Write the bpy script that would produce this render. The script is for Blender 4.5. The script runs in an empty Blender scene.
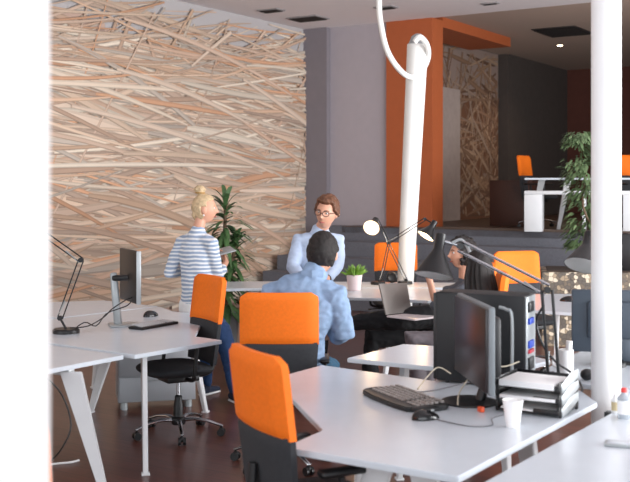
import bpy, bmesh, math, random
from mathutils import Vector, Matrix, Euler, noise
random.seed(7)
F, HX, HY, CH = 1030.0, 315.0, 185.0, 1.745
C = bpy.context.scene.collection
def P(px, py, d): return Vector(((px-HX)/F*d, d, CH-(py-HY)/F*d))
U = Vector((.839, -.545, 0)); V = Vector((.545, .839, 0)); O0 = Vector((-.116, 17, 0))
def R(u, v, z=0): return O0 + U*u + V*v + Vector((0, 0, z))
RA = math.atan2(-.545, .839)                     # rotation of the room frame
def RZ(a): return Matrix.Rotation(a, 3, 'Z')

# ---------------------------------------------------------------- materials
def lin(c): return tuple((x/255/12.92 if x/255 <= .04045 else ((x/255+.055)/1.055)**2.4) for x in c) + (1,)
MATS = {}
def mat(name, rgb, rough=.5, metal=0, var=.06, nscale=8, bump=0, emit=None, estr=0, coat=0, alpha=1, trans=0):
    if name in MATS: return MATS[name]
    m = bpy.data.materials.new(name); m.use_nodes = True; nt = m.node_tree; b = nt.nodes['Principled BSDF']
    c = lin(rgb); b.inputs['Roughness'].default_value = rough; b.inputs['Metallic'].default_value = metal
    if coat: b.inputs['Coat Weight'].default_value = coat
    if trans: b.inputs['Transmission Weight'].default_value = trans
    tc = nt.nodes.new('ShaderNodeTexCoord'); n = nt.nodes.new('ShaderNodeTexNoise'); n.inputs['Scale'].default_value = nscale
    n.inputs['Detail'].default_value = 4
    nt.links.new(tc.outputs['Object'], n.inputs['Vector'])
    r = nt.nodes.new('ShaderNodeValToRGB')
    r.color_ramp.elements[0].position = .3; r.color_ramp.elements[1].position = .7
    r.color_ramp.elements[0].color = tuple(x*(1-var) for x in c[:3])+(1,)
    r.color_ramp.elements[1].color = tuple(min(1, x*(1+var)) for x in c[:3])+(1,)
    nt.links.new(n.outputs['Fac'], r.inputs['Fac']); nt.links.new(r.outputs['Color'], b.inputs['Base Color'])
    if bump:
        bp = nt.nodes.new('ShaderNodeBump'); bp.inputs['Strength'].default_value = bump; bp.inputs['Distance'].default_value = .004
        n2 = nt.nodes.new('ShaderNodeTexNoise'); n2.inputs['Scale'].default_value = nscale*12
        nt.links.new(tc.outputs['Object'], n2.inputs['Vector']); nt.links.new(n2.outputs['Fac'], bp.inputs['Height'])
        nt.links.new(bp.outputs['Normal'], b.inputs['Normal'])
    if emit: b.inputs['Emission Color'].default_value = lin(emit); b.inputs['Emission Strength'].default_value = estr
    MATS[name] = m; return m
white_lam = mat('white laminate', (207, 215, 223), .25, var=.015)
desk_edge = mat('white powder coat', (222, 224, 226), .35, var=.02)
white_paint = mat('white paint', (240, 240, 240), .45, var=.01)
pole_paint = mat('pole enamel', (238, 238, 234), .3, var=.01)
orange = mat('orange fabric', (247, 118, 8), .75, var=.05, nscale=60, bump=.15)
charcoal = mat('charcoal fabric', (48, 50, 54), .85, var=.08, nscale=60, bump=.15)
black = mat('black plastic', (22, 22, 24), .4, var=.1)
blackm = mat('black metal', (16, 16, 18), .38, 0, var=.1)
chrome = mat('chrome', (180, 182, 186), .22, 1, var=.02)
silver = mat('silver plastic', (165, 170, 172), .35, .3, var=.03)
grey_panel = mat('grey cabinet metal', (160, 163, 168), .4, .2, var=.03)
screen = mat('screen glass', (30, 18, 20), .32, var=.05)  # dark red tint puts a reddish reflection into the base colour
paper = mat('paper', (236, 236, 236), .8, var=.01)
carpet = mat('grey step carpet', (112, 114, 122), .95, var=.1, nscale=40, bump=.3)
skin = mat('skin', (214, 160, 134), .5, var=.04)
denim = mat('denim shirt', (134, 158, 188), .85, var=.13, nscale=14, bump=.2)
shirtb = mat('pale blue shirt', (178, 194, 218), .8, var=.05, nscale=10)
jeans = mat('blue jeans', (32, 62, 104), .85, var=.15, nscale=12, bump=.2)
blackc = mat('black cloth', (16, 17, 20), .9, var=.12, nscale=10)
knit = mat('grey knit', (104, 98, 102), .95, var=.1, nscale=30, bump=.3)
hair_d = mat('dark hair', (26, 19, 17), .6, var=.4, nscale=30, bump=.9)
hair_b = mat('brown hair', (104, 66, 44), .5, var=.3, nscale=40, bump=.6)
hair_y = mat('blonde hair', (204, 178, 140), .5, var=.25, nscale=40, bump=.6)
leaf = mat('leaf', (76, 108, 66), .45, var=.35, nscale=6)
leafd = mat('ficus leaf', (100, 122, 84), .5, var=.4, nscale=5)
leafl = mat('succulent leaf', (118, 160, 58), .5, var=.25, nscale=20)
bark = mat('bark', (104, 84, 66), .9, var=.3, nscale=20)
pinkpot = mat('pale pot', (232, 214, 214), .5, var=.02)
greypot = mat('grey pot', (110, 110, 112), .6)
lens_white = mat('lamp white enamel', (236, 236, 234), .4, var=.01)

# ---------------------------------------------------------------- mesh builder
def W(o):
    m = o.matrix_basis.copy() if False else Matrix.LocRotScale(o.location, o.rotation_euler, o.scale)
    return W(o.parent) @ m if o.parent else m
class MB:
    def __init__(s): s.bm = bmesh.new()
    def _merge(s, b, mtx=None):
        if mtx is not None: bmesh.ops.transform(b, matrix=mtx, verts=b.verts)
        me = bpy.data.meshes.new('t'); b.to_mesh(me); b.free(); s.bm.from_mesh(me); bpy.data.meshes.remove(me)
    def box(s, c, size, rot=None, bevel=0, seg=2):
        b = bmesh.new(); bmesh.ops.create_cube(b, size=1)
        bmesh.ops.scale(b, vec=Vector(size), verts=b.verts)
        if bevel: bmesh.ops.bevel(b, geom=b.edges[:], offset=bevel, segments=seg, affect='EDGES', profile=.5)
        m = Matrix.Translation(Vector(c)) @ (rot.to_4x4() if rot is not None else Matrix())
        s._merge(b, m); return s
    def prism(s, poly, z0, z1, bevel=0):
        b = bmesh.new(); vs = [b.verts.new((p[0], p[1], z0)) for p in poly]
        f = b.faces.new(vs); b.normal_update()
        r = bmesh.ops.extrude_face_region(b, geom=[f])
        bmesh.ops.translate(b, vec=(0, 0, z1-z0), verts=[v for v in r['geom'] if isinstance(v, bmesh.types.BMVert)])
        bmesh.ops.recalc_face_normals(b, faces=b.faces)
        if bevel: bmesh.ops.bevel(b, geom=b.edges[:], offset=bevel, segments=2, affect='EDGES')
        s._merge(b); return s
    def loft(s, pts, rad, n=14, ref=None, cap=True):
        """tube through pts; rad items r or (a, b); a runs along the side of ref"""
        pts = [Vector(p) for p in pts]; rad = [(r, r) if not isinstance(r, tuple) else r for r in rad]
        ring = []; prevx = None
        P2, R2 = [], []
        L = len(pts)
        for i in range(L):
            t = (pts[min(i+1, L-1)]-pts[max(i-1, 0)]).normalized()
            if ref is not None:
                y = Vector(ref) - t*Vector(ref).dot(t)
                y.normalize(); x = y.cross(t)
            else:
                if prevx is None:
                    a = Vector((0, 0, 1)) if abs(t.z) < .9 else Vector((1, 0, 0))
                    x = t.cross(a).normalized()
                else:
                    x = (prevx - t*prevx.dot(t)).normalized()
                prevx = x; y = t.cross(x)
            ring.append((pts[i], t, x, y, rad[i]))
        def addring(c, x, y, a, b): return [s.bm.verts.new(c + x*a*math.cos(2*math.pi*k/n) + y*b*math.sin(2*math.pi*k/n)) for k in range(n)]
        rings = []
        if cap:
            c, t, x, y, (a, b) = ring[0]; m = min(a, b)
            for q in (70, 40): rings.append(addring(c-t*m*math.sin(math.radians(q)), x, y, a*math.cos(math.radians(q)), b*math.cos(math.radians(q))))
        for c, t, x, y, (a, b) in ring: rings.append(addring(c, x, y, a, b))
        if cap:
            c, t, x, y, (a, b) = ring[-1]; m = min(a, b)
            for q in (40, 70): rings.append(addring(c+t*m*math.sin(math.radians(q)), x, y, a*math.cos(math.radians(q)), b*math.cos(math.radians(q))))
        for i in range(len(rings)-1):
            for k in range(n):
                s.bm.faces.new((rings[i][k], rings[i][(k+1) % n], rings[i+1][(k+1) % n], rings[i+1][k]))
        s.bm.faces.new(rings[0][::-1]); s.bm.faces.new(rings[-1]); return s
    def cyl(s, p0, p1, r0, r1=None, n=16): return s.loft([p0, p1], [r0, r0 if r1 is None else r1], n, cap=False)
    def tube(s, pts, r, n=8, sub=4):
        pts = [Vector(p) for p in pts]
        if sub > 1 and len(pts) > 2:
            out = []
            for i in range(len(pts)-1):
                p0 = pts[max(i-1, 0)]; p1 = pts[i]; p2 = pts[i+1]; p3 = pts[min(i+2, len(pts)-1)]
                for k in range(sub):
                    t = k/sub
                    out.append(.5*((2*p1)+(p2-p0)*t+(2*p0-5*p1+4*p2-p3)*t*t+(3*p1-p0-3*p2+p3)*t**3))
            out.append(pts[-1]); pts = out
        return s.loft(pts, [r]*len(pts), n, cap=False)
    def lathe(s, prof, m=Matrix(), n=28):
        b = bmesh.new(); rings = []
        for r, z in prof: rings.append([b.verts.new((max(r, .0002)*math.cos(2*math.pi*k/n), max(r, .0002)*math.sin(2*math.pi*k/n), z)) for k in range(n)])
        for i in range(len(rings)-1):
            for k in range(n): b.faces.new((rings[i][k], rings[i][(k+1) % n], rings[i+1][(k+1) % n], rings[i+1][k]))
        b.faces.new(rings[0][::-1]); b.faces.new(rings[-1])
        s._merge(b, m.to_4x4() if len(m.row) == 3 else m); return s
    def sphere(s, c, r, rot=None, sub=3, fn=None):
        b = bmesh.new(); bmesh.ops.create_icosphere(b, subdivisions=sub, radius=1)
        if fn:
            for v in b.verts: v.co = fn(v.co)
        else: bmesh.ops.scale(b, vec=Vector(r if isinstance(r, (tuple, list)) else (r, r, r)), verts=b.verts)
        s._merge(b, Matrix.Translation(Vector(c)) @ (rot.to_4x4() if rot is not None else Matrix())); return s
    def face(s, pts): s.bm.faces.new([s.bm.verts.new(p) for p in pts]); return s
    def build(s, name, m, parent=None, smooth=35):
        me = bpy.data.meshes.new(name)
        if parent is not None: bmesh.ops.transform(s.bm, matrix=W(parent).inverted(), verts=s.bm.verts)
        s.bm.to_mesh(me); s.bm.free()
        for mm in (m if isinstance(m, list) else [m]): me.materials.append(mm)
        if smooth:
            for p in me.polygons: p.use_smooth = True
            me.set_sharp_from_angle(angle=math.radians(smooth))
        o = bpy.data.objects.new(name, me); C.objects.link(o)
        if parent is not None: o.parent = parent
        return o
    def remesh(s, name, m, parent, voxel=.008, smooth=4, fold=0, fscale=.08):
        o = s.build(name, m, parent, 0)
        md = o.modifiers.new('r', 'REMESH'); md.mode = 'VOXEL'; md.voxel_size = voxel
        if smooth: sm = o.modifiers.new('s', 'SMOOTH'); sm.iterations = smooth; sm.factor = .5
        dg = bpy.context.evaluated_depsgraph_get(); me = bpy.data.meshes.new_from_object(o.evaluated_get(dg))
        o.modifiers.clear(); old = o.data; o.data = me; bpy.data.meshes.remove(old); me.name = name
        if fold:
            ns = [v.normal.copy() for v in me.vertices]
            for v, nn in zip(me.vertices, ns):
                q = v.co.copy(); q2 = Vector((q.x/fscale, q.y/fscale, q.z/fscale*1.6))
                f = noise.noise(q2)+.5*noise.noise(q2*2.3+Vector((3, 1, 5)))
                v.co = v.co + nn*fold*(1-2*abs(f))
        for p in me.polygons: p.use_smooth = True
        return o
def tag(o, label, cat, group=None, kind=None):
    o['label'] = label; o['category'] = cat
    if group: o['group'] = group
    if kind: o['kind'] = kind
    return o
def thing(name, label, cat, loc=(0, 0, 0), rz=0, group=None):
    o = bpy.data.objects.new(name, None); C.objects.link(o); o.location = loc; o.rotation_euler = (0, 0, rz)
    o.empty_display_size = .1
    return tag(o, label, cat, group)
def struct(name, mb, m, smooth=35):
    o = mb.build(name, m, None, smooth); o['kind'] = 'structure'; return o
def dup(root, loc, rz, label):
    r = root.copy(); C.objects.link(r); r.location = loc; r.rotation_euler = (0, 0, rz); r['label'] = label
    for ch in list(root.children):
        c = ch.copy(); C.objects.link(c); c.parent = r
        for g in list(ch.children):
            k = g.copy(); C.objects.link(k); k.parent = c
    return r

# ---------------------------------------------------------------- the room
CEIL = 4.30; PL = 1.10
fm = bpy.data.materials.new('dark wood floor'); fm.use_nodes = True; nt = fm.node_tree; b = nt.nodes['Principled BSDF']
tc = nt.nodes.new('ShaderNodeTexCoord'); mp = nt.nodes.new('ShaderNodeMapping'); mp.inputs['Rotation'].default_value = (0, 0, -RA)
br = nt.nodes.new('ShaderNodeTexBrick'); br.inputs['Scale'].default_value = 1; br.inputs['Brick Width'].default_value = 1.3; br.inputs['Row Height'].default_value = .13
br.inputs['Mortar Size'].default_value = .002
br.inputs['Color1'].default_value = lin((104, 62, 52)); br.inputs['Color2'].default_value = lin((86, 50, 42)); br.inputs['Mortar'].default_value = lin((30, 18, 16))
nz = nt.nodes.new('ShaderNodeTexNoise'); nz.inputs['Scale'].default_value = 3; nz.inputs['Detail'].default_value = 8
mp2 = nt.nodes.new('ShaderNodeMapping'); mp2.inputs['Scale'].default_value = (1, 14, 1)
mx = nt.nodes.new('ShaderNodeMixRGB'); mx.blend_type = 'OVERLAY'; mx.inputs[0].default_value = .5
nt.links.new(tc.outputs['Object'], mp.inputs[0]); nt.links.new(mp.outputs[0], br.inputs['Vector']); nt.links.new(mp.outputs[0], mp2.inputs[0])
nt.links.new(mp2.outputs[0], nz.inputs['Vector']); nt.links.new(br.outputs['Color'], mx.inputs[1]); nt.links.new(nz.outputs['Fac'], mx.inputs[2])
nt.links.new(mx.outputs[0], b.inputs['Base Color']); b.inputs['Roughness'].default_value = .28
def rect(u0, u1, v0, v1): return [R(u0, v0), R(u1, v0), R(u1, v1), R(u0, v1)]
def rbox(mb, u0, u1, v0, v1, z0, z1, bevel=0): return mb.prism(rect(u0, u1, v0, v1), z0, z1, bevel)
struct('floor', rbox(MB(), -.2, 20, -24, .3, -.1, 0), fm)
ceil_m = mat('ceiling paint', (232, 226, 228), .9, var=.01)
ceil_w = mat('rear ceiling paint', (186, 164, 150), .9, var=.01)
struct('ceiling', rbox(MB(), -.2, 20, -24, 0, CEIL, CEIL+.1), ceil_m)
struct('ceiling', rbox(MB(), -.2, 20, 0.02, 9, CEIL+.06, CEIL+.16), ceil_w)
struct('floor', rbox(MB(), .9, 11.98, -.39, 9, PL-.1, PL), mat('platform floor', (84, 66, 56), .45, var=.1))

# printed mural: flat wallpaper whose picture is made of overlapping pale straws
def mural(name, origin, du, L, z0, z1, n, seed, tilt, pal, bg, wmin=.015, wmax=.07, steep=.16, mode=0):
    rnd = random.Random(seed); bm = bmesh.new(); col = bm.loops.layers.float_color.new('Col')
    nrm = Vector((0, 0, 1)).cross(du)*-1
    def v3(a, z, off): return origin + du*a + Vector((0, 0, z)) + nrm*off
    def addface(ps, c):
        f = bm.faces.new([bm.verts.new(p) for p in ps])
        for l in f.loops: l[col] = c
    # background cells in soft sheets of colour
    nx, nzz = 90, 60
    for i in range(nx):
        for j in range(nzz):
            a0, a1 = L*i/nx, L*(i+1)/nx; b0, b1 = z0+(z1-z0)*j/nzz, z0+(z1-z0)*(j+1)/nzz
            c = bg((i+.5)/nx, (j+.5)/nzz, noise.noise(Vector((i*.12, j*.5, seed))))
            addface([v3(a0, b0, 0), v3(a1, b0, 0), v3(a1, b1, 0), v3(a0, b1, 0)], lin(c))
    for k in range(n):
        w = rnd.uniform(wmin, wmax)*(1 if rnd.random() < .85 else 1.6)
        ln = rnd.uniform(1.2, 6.5) if not mode else rnd.uniform(.5, 2.2)
        ang = rnd.gauss(tilt, .12)
        q = rnd.random()
        if q < steep: ang = rnd.choice((-1, 1))*rnd.uniform(.3, 1.2)
        if mode: ang = rnd.uniform(-1.5, 1.5)
        a = rnd.uniform(-1, L+1); z = z0+(z1-z0)*(rnd.random()**(1.15 if not mode else 1.3))
        if not mode and z > z0+(z1-z0)*.93 and rnd.random() < .6: z = rnd.uniform(z0, z1*.8)
        if not mode and z > z0+(z1-z0)*(.83+.05*a/L) and rnd.random() < .8: continue
        curv = rnd.gauss(0, .06 if not mode else .1)
        c = rnd.choice(pal); jit = rnd.uniform(.9, 1.06)
        dim = 1
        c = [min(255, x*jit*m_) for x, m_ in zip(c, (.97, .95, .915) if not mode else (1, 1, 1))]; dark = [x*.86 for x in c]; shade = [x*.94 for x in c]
        pts = []; m = 10; th = ang
        for i in range(m+1):
            pts.append((a, z, th)); a += math.cos(th)*ln/m; z += math.sin(th)*ln/m; th += curv/m*ln
        off = .0006+.000015*k
        if not mode: w *= 1.25-.75*min(1, max(0, z/(z1-z0)))
        for i in range(m):
            (a0, b0, t0), (a1, b1, t1) = pts[i], pts[i+1]
            if not (0 < a0 < L and 0 < a1 < L and z0 < b0-w and b0+w < z1 and z0 < b1-w and b1+w < z1): continue
            ta = math.sin(math.pi*min(1, (i+.3)/m*1.0))**.3; tb = math.sin(math.pi*min(1, (i+1.3)/m))**.3 if i < m-1 else .3
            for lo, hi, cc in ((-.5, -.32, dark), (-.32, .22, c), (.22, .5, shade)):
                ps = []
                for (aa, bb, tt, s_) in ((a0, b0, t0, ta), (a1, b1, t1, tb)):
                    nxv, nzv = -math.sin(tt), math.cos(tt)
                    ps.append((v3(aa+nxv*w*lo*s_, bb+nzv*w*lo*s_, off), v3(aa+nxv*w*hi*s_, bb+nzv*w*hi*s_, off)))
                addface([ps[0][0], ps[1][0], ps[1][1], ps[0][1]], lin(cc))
    me = bpy.data.meshes.new(name); bm.to_mesh(me); bm.free()
    m = bpy.data.materials.new(name+' print'); m.use_nodes = True; t = m.node_tree; b = t.nodes['Principled BSDF']
    at = t.nodes.new('ShaderNodeVertexColor'); at.layer_name = 'Col'; t.links.new(at.outputs[0], b.inputs['Base Color']); b.inputs['Roughness'].default_value = .85
    me.materials.append(m); o = bpy.data.objects.new(name, me); C.objects.link(o); return o
plaster = mat('plaster', (200, 188, 178), .9)
struct('wall_left', rbox(MB(), -.2, -.02, -24, .1, 0, CEIL), plaster)
pal = [(232, 214, 200), (222, 198, 182), (236, 222, 208), (240, 230, 218), (212, 184, 166), (220, 190, 168), (204, 182, 168), (228, 206, 188), (204, 194, 186), (224, 178, 148)]
def bg1(a, z, n):
    if z > .84+.08*noise.noise(Vector((a*9, 3, 1)))+.05*a: return (190, 186, 186)
    if n > .25: return (222, 180, 152)
    if n < -.25: return (176, 152, 140)
    return (204, 176, 160)
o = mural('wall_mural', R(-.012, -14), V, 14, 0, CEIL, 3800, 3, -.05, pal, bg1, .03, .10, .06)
tag(o, 'large wall print of pale tangled straw covering the left wall', 'mural')
grey_w = mat('mauve grey wall', (178, 170, 176), .9, var=.02); grey_d = mat('dark grey wall', (134, 128, 134), .9, var=.02)
struct('wall_back', rbox(MB(), -.02, .44, -.12, .3, 0, CEIL), grey_d)
struct('wall_back', rbox(MB(), .44, 1.5, 0, .3, 0, CEIL), grey_w)
orp = mat('orange paint', (178, 92, 50), .7, var=.03)
mb = MB(); rbox(mb, 1.5, 2.3, -.05, .32, 0, CEIL-.001); o = mb.build('pillar', orp); tag(o, 'square orange painted pillar beside the mauve grey wall', 'pillar')
mb = MB(); rbox(mb, 1.5, 2.3, .32, 3.05, 4.2, CEIL+.06); o = mb.build('ceiling_beam', orp); tag(o, 'flat orange beam running along the ceiling behind the orange pillar', 'beam')
struct('wall_side', rbox(MB(), 1.0, 1.19, .3, 8.7, PL, CEIL+.06), mat('brown wall', (96, 84, 78), .9))
pal2 = [(150, 116, 92), (164, 130, 102), (134, 100, 78), (178, 148, 122), (118, 86, 68), (160, 136, 118)]
o = mural('wall_mural', R(1.2, .33), V, 4.76, PL, CEIL+.05, 700, 9, 0, pal2, lambda a, z, n: (150, 130, 120) if z > .72 else (118, 80, 58), .02, .07, mode=1)
tag(o, 'brown straw wall print behind the orange pillar above the platform', 'mural')
mb = MB(); rbox(mb, 1.235, 1.30, 1.3, 3.1, PL, 3.49, .004); tag(mb.build('partition_panel', mat('pale panel', (176, 160, 152), .7)), 'tall pale flat panel standing in front of the brown straw print', 'panel')
mb = MB(); rbox(mb, 1.19, 1.4, 5.12, 8.6, PL, CEIL+.06); struct('wall_side', mb, mat('dark olive wall', (74, 66, 62), .9))
struct('wall_rear', rbox(MB(), 1.0, 18, 8.6, 8.8, PL, CEIL+.1), mat('deep brown wall', (92, 52, 42), .9))
mb = MB()
for k in range(4): rbox(mb, 2.0+3*k, 4.9+3*k, 8.5, 8.58, 3.0, 4.0, .01)
tag(mb.build('shelf_bulkhead', mat('dark red board', (86, 38, 28), .6)), 'dark red board high on the far rear wall behind the fig tree', 'panel')
struct('wall_right', rbox(MB(), 12, 12.2, -9, 8.8, 0, CEIL+.1), mat('right wall', (150, 120, 104), .9))

# seating steps up to the platform
st = thing('seating_steps', 'wide grey carpeted steps rising to the rear platform', 'steps', R(.3, -1))
for k, (v, z) in enumerate(((-.39, 1.1), (-.77, .88), (-1.15, .66), (-1.53, .44), (-1.91, .22))):
    mb = MB(); rbox(mb, .46 if k < 2 else .18, 11.9, v, v+.378 if k else -.13, 0 if k else 0, z-.0005 if k == 0 else z, .01)
    mb.build('step', carpet, st)
mb = MB(); rbox(mb, 2.4, 11.9, -.36, -.30, 1.1, 1.125, .004); tag(mb.build('edge_strip', mat('brown edge', (96, 80, 70), .6)), 'brown nosing strip along the front edge of the platform', 'trim')

# ceiling fittings
ventm = mat('vent dark', (48, 42, 40), .7); ventf = mat('vent frame', (150, 146, 146), .6)
def vent(px, py, w, d, z, label, cool=True):
    dd = (z-CH)*F/(HY-py); c = P(px, py, dd); c.z = z
    t = thing('ceiling_vent', label, 'vent', c, RA, 'ceiling vents')
    mb = MB(); mb.box(c+Vector((0, 0, -.008)), (w, d, .016), RZ(RA), .003); mb.build('frame', ventf if cool else ventm, t)
    n = 8; 
    for k in range(n):
        q = c+V*((k+.5)/n-.5)*(d-.06); q.z = z-.022
        MB().box(q, (w-.06, (d-.06)/n*.7, .008), RZ(RA) @ Matrix.Rotation(.5, 3, 'X')).build('slat', ventm, t)
vent(308, 18, .55, .42, CEIL, 'square dark slatted ceiling vent near the corner of the grey wall')
vent(271, 10, .36, .24, CEIL, 'small dark ceiling vent left of the square slatted vent')
vent(386, 7, .3, .22, CEIL, 'small dark ceiling vent right of the hanging white hose')
vent(490, 3, .25, .12, CEIL, 'tiny dark ceiling vent above the orange beam')
vent(563, 31, .75, 1.0, CEIL+.06, 'wide brown ceiling vent in front of the lit ceiling spotlight', False)
def downlight(px, py, z, label, power, lit=True):
    dd = (z-CH)*F/(HY-py); c = P(px, py, dd); c.z = z
    t = thing('ceiling_spotlight', label, 'spotlight', c, 0)
    MB().lathe([(.07, -.012), (.085, -.006), (.085, 0), (.0, 0)], Matrix.Translation(c)).build('ring', ventf, t)
    MB().lathe([(.0, -.016), (.05, -.014), (.055, -.011), (0, -.011)], Matrix.Translation(c)).build('bulb', mat('bulb warm', (255, 236, 200), emit=(255, 230, 190), estr=25), t)
    L = bpy.data.lights.new('spot', 'SPOT'); L.energy = power; L.color = (1, .72, .48); L.spot_size = 2.4; L.spot_blend = .8; L.shadow_soft_size = .08
    lo = bpy.data.objects.new('spot_lamp', L); C.objects.link(lo); lo.location = c+Vector((0, 0, -.05))
downlight(560, 45, CEIL+.06, 'small lit ceiling spotlight in front of the dark rear wall', 60)

# ---------------------------------------------------------------- pillars and the pole
mb = MB(); c = Vector((1.408, 4.98, 0)); mb.cyl(c, c+Vector((0, 0, CEIL)), .071, .071, 40)
tag(mb.build('pillar', white_paint), 'slim round white pillar rising between the desks on the right', 'pillar')
mb = MB(); mb.box((-.887, 1.5, CEIL/2), (.99, .07, CEIL), None, .012, 3); tag(mb.build('pillar', white_paint), 'broad white pillar close to the viewer at the left edge', 'pillar')
t = thing('cable_pole', 'leaning white cable pole behind the lit desk lamps', 'pole', P(405, 350, 10.9).xy.to_3d())
a = P(402, 360, 10.95); a.z = 0; bT = P(417.5, 45, 10.95); bT.y = 10.93
mb = MB(); mb.cyl(a, bT, .080, .112, 32); mb.build('pole', pole_paint, t)
mb = MB(); mb.lathe([(.125, 0), (.125, .02), (.115, .03)], Matrix.Translation(a)); mb.build('base_ring', pole_paint, t)
up = (bT-a).normalized()
mb = MB(); mb.loft([bT+up*.002, bT+up*.03], [.1, .09], 24); mb.build('cap', silver, t)
hp = [P(380, -58, 10.3), P(379, 0, 10.3), P(381, 25, 10.3), P(387, 50, 10.3), P(398, 68, 10.4), P(410, 77, 10.75), P(421, 72, 10.95), P(428, 58, 10.9), P(427, 45, 10.75), P(420, 37, 10.6), P(414.5, 42, 10.6)]
hp[0].z = CEIL-.004
MB().tube(hp, .029, 12, 6).build('hose', pole_paint, t)

# ---------------------------------------------------------------- desks
DZ = .74
def tapered(mb, p0, p1, w0, w1, th, plane):
    """flat tapering leg from top p0 to foot p1, wide along plane"""
    p0, p1 = Vector(p0), Vector(p1); ax = Vector(plane).normalized(); nn = ax.cross(Vector((0, 0, 1))).normalized()
    b = bmesh.new(); vs = []
    for p, w in ((p0, w0), (p1, w1)):
        for sx, sn in ((-1, -1), (1, -1), (1, 1), (-1, 1)): vs.append(b.verts.new(p+ax*sx*w/2+nn*sn*th/2))
    for f in ((3, 2, 1, 0), (4, 5, 6, 7), (0, 1, 5, 4), (1, 2, 6, 5), (2, 3, 7, 6), (3, 0, 4, 7)): b.faces.new([vs[i] for i in f])
    bmesh.ops.recalc_face_normals(b, faces=b.faces)
    bmesh.ops.bevel(b, geom=b.edges[:], offset=.004, segments=2, affect='EDGES'); mb._merge(b)
def desk(poly, legs, label, beam=None, group='white angled office desks'):
    cx = sum(p[0] for p in poly)/len(poly); cy = sum(p[1] for p in poly)/len(poly)
    t = thing('desk', label, 'desk', (cx, cy, 0), 0, group)
    MB().prism(poly, DZ-.025, DZ, .003).build('tabletop', white_lam, t)
    for (tx, ty, bx, by) in legs:
        mb = MB(); pl = Vector((bx-tx, by-ty, 0)); 
        if pl.length < .01: pl = U
        tapered(mb, (tx, ty, DZ-.04), (bx, by, .012), .12, .045, .03, pl)
        mb.box((bx, by, .007), (.05, .05, .014), RZ(math.atan2(pl.y, pl.x)), .003)
        mb.build('leg', desk_edge, t)
    if beam:
        mb = MB()
        for (x0, y0, x1, y1) in beam:
            d = Vector((x1-x0, y1-y0, 0)); mb.box(((x0+x1)/2, (y0+y1)/2, DZ-.045), (d.length, .05, .038), RZ(math.atan2(d.y, d.x)), .004)
        mb.build('crossbeam', desk_edge, t)
    return t
D1 = [(-1.064, 6.09), (-.603, 6.677), (-.80, 6.84), (-.82, 7.35), (-.78, 7.98), (-1.12, 8.18), (-1.29, 8.52), (-1.92, 7.75), (-2.5, 7.15)]
desk(D1, [(-1.05, 6.32, -1.02, 6.20), (-.93, 7.6, -.84, 7.9), (-1.9, 7.1, -2.2, 7.15), (-1.5, 7.8, -1.72, 7.9)], 'white desk on the left carrying the desktop screen and keyboard', [(-1.05, 6.35, -1.9, 7.1), (-.93, 7.6, -1.5, 7.8)])
desk([(-1.305, 8.55), (-1.94, 7.79), (-2.9, 8.6), (-1.85, 8.98)], [(-1.5, 8.5, -1.42, 8.52), (-2.4, 8.4, -2.6, 8.5), (-1.8, 8.7, -1.9, 8.85)], 'white desk behind the left desk against the straw wall print', [(-1.5, 8.5, -2.4, 8.4)])
D2 = [(-1.13, 6.085), (-1.56, 5.45), (-2.6, 6.15), (-2.35, 6.95), (-2.2, 6.86)]
desk(D2, [(-1.365, 5.76, -1.175, 5.76), (-2.2, 6.2, -2.3, 6.0), (-2.0, 6.5, -2.15, 6.7)], 'white desk corner at the lower left touching the broad white pillar', [(-1.365, 5.78, -2.2, 6.2)])
D3 = [(-.119, 3.95), (.492, 3.545), (.992, 4.294), (1.305, 4.76), (1.30, 5.03), (1.20, 5.42), (.70, 5.58), (.615, 5.285), (.039, 5.75), (-.159, 5.447), (-.114, 4.88), (.031, 4.224)]
desk(D3, [(.25, 3.90, .07, 4.02), (.40, 3.80, .50, 3.72), (.92, 4.55, 1.0, 4.42), (.25, 5.3, .22, 5.5), (.95, 5.2, 1.0, 5.3)], 'large white notched desk in the foreground with the black keyboard', [(.22, 3.92, .44, 3.77), (.38, 3.86, .92, 4.55), (.25, 5.28, .95, 5.2)])
D4 = [(.572, 3.485), (1.25, 4.46), (1.385, 4.655), (1.62, 4.80), (2.7, 4.3), (2.2, 3.0), (.85, 2.4), (.1, 2.8)]
desk(D4, [(.9, 3.6, .86, 3.66), (1.5, 4.4, 1.45, 4.5), (1.9, 3.4, 2.0, 3.3)], 'white desk at the lower right corner with the bottles', [(.9, 3.6, 1.5, 4.4)])
D5 = [(.187, 5.98), (.556, 6.51), (.755, 6.43), (1.05, 6.6), (1.35, 5.9), (1.18, 5.72), (.80, 5.61)]
desk(D5, [(.52, 5.98, .50, 6.1), (1.05, 5.95, 1.1, 5.85), (.9, 6.3, .95, 6.45)], 'small pointed white desk end behind the foreground desk in front of the black trousers', [(.52, 5.98, 1.05, 5.95)])
D7 = [(1.33, 5.22), (1.56, 5.02), (2.7, 4.85), (3.1, 6.2), (1.75, 6.45), (1.42, 5.95), (1.26, 5.62)]
desk(D7, [(1.6, 5.3, 1.55, 5.25), (2.5, 5.2, 2.6, 5.1), (1.9, 6.1, 1.8, 6.3), (2.7, 6.0, 2.9, 6.1)], 'white desk behind the slim round pillar carrying a screen seen from behind', [(1.6, 5.3, 2.5, 5.2)])
D6 = [(1.62, 8.35), (2.05, 8.08), (2.9, 8.0), (3.4, 9.0), (2.7, 9.5), (1.68, 9.5)]
desk(D6, [(2.0, 8.5, 1.93, 8.3), (1.85, 8.9, 1.75, 8.9), (3.0, 8.6, 3.1, 8.3), (1.85, 9.25, 1.8, 9.38)], 'white desk at middle right in front of the pebble planter', [(2.0, 8.55, 3.0, 8.6)])
FD1 = [(-.25, 9.33), (.6, 9.12), (.98, 8.95), (1.45, 9.6), (1.1, 10.02), (-.2, 10.02)]
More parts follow.
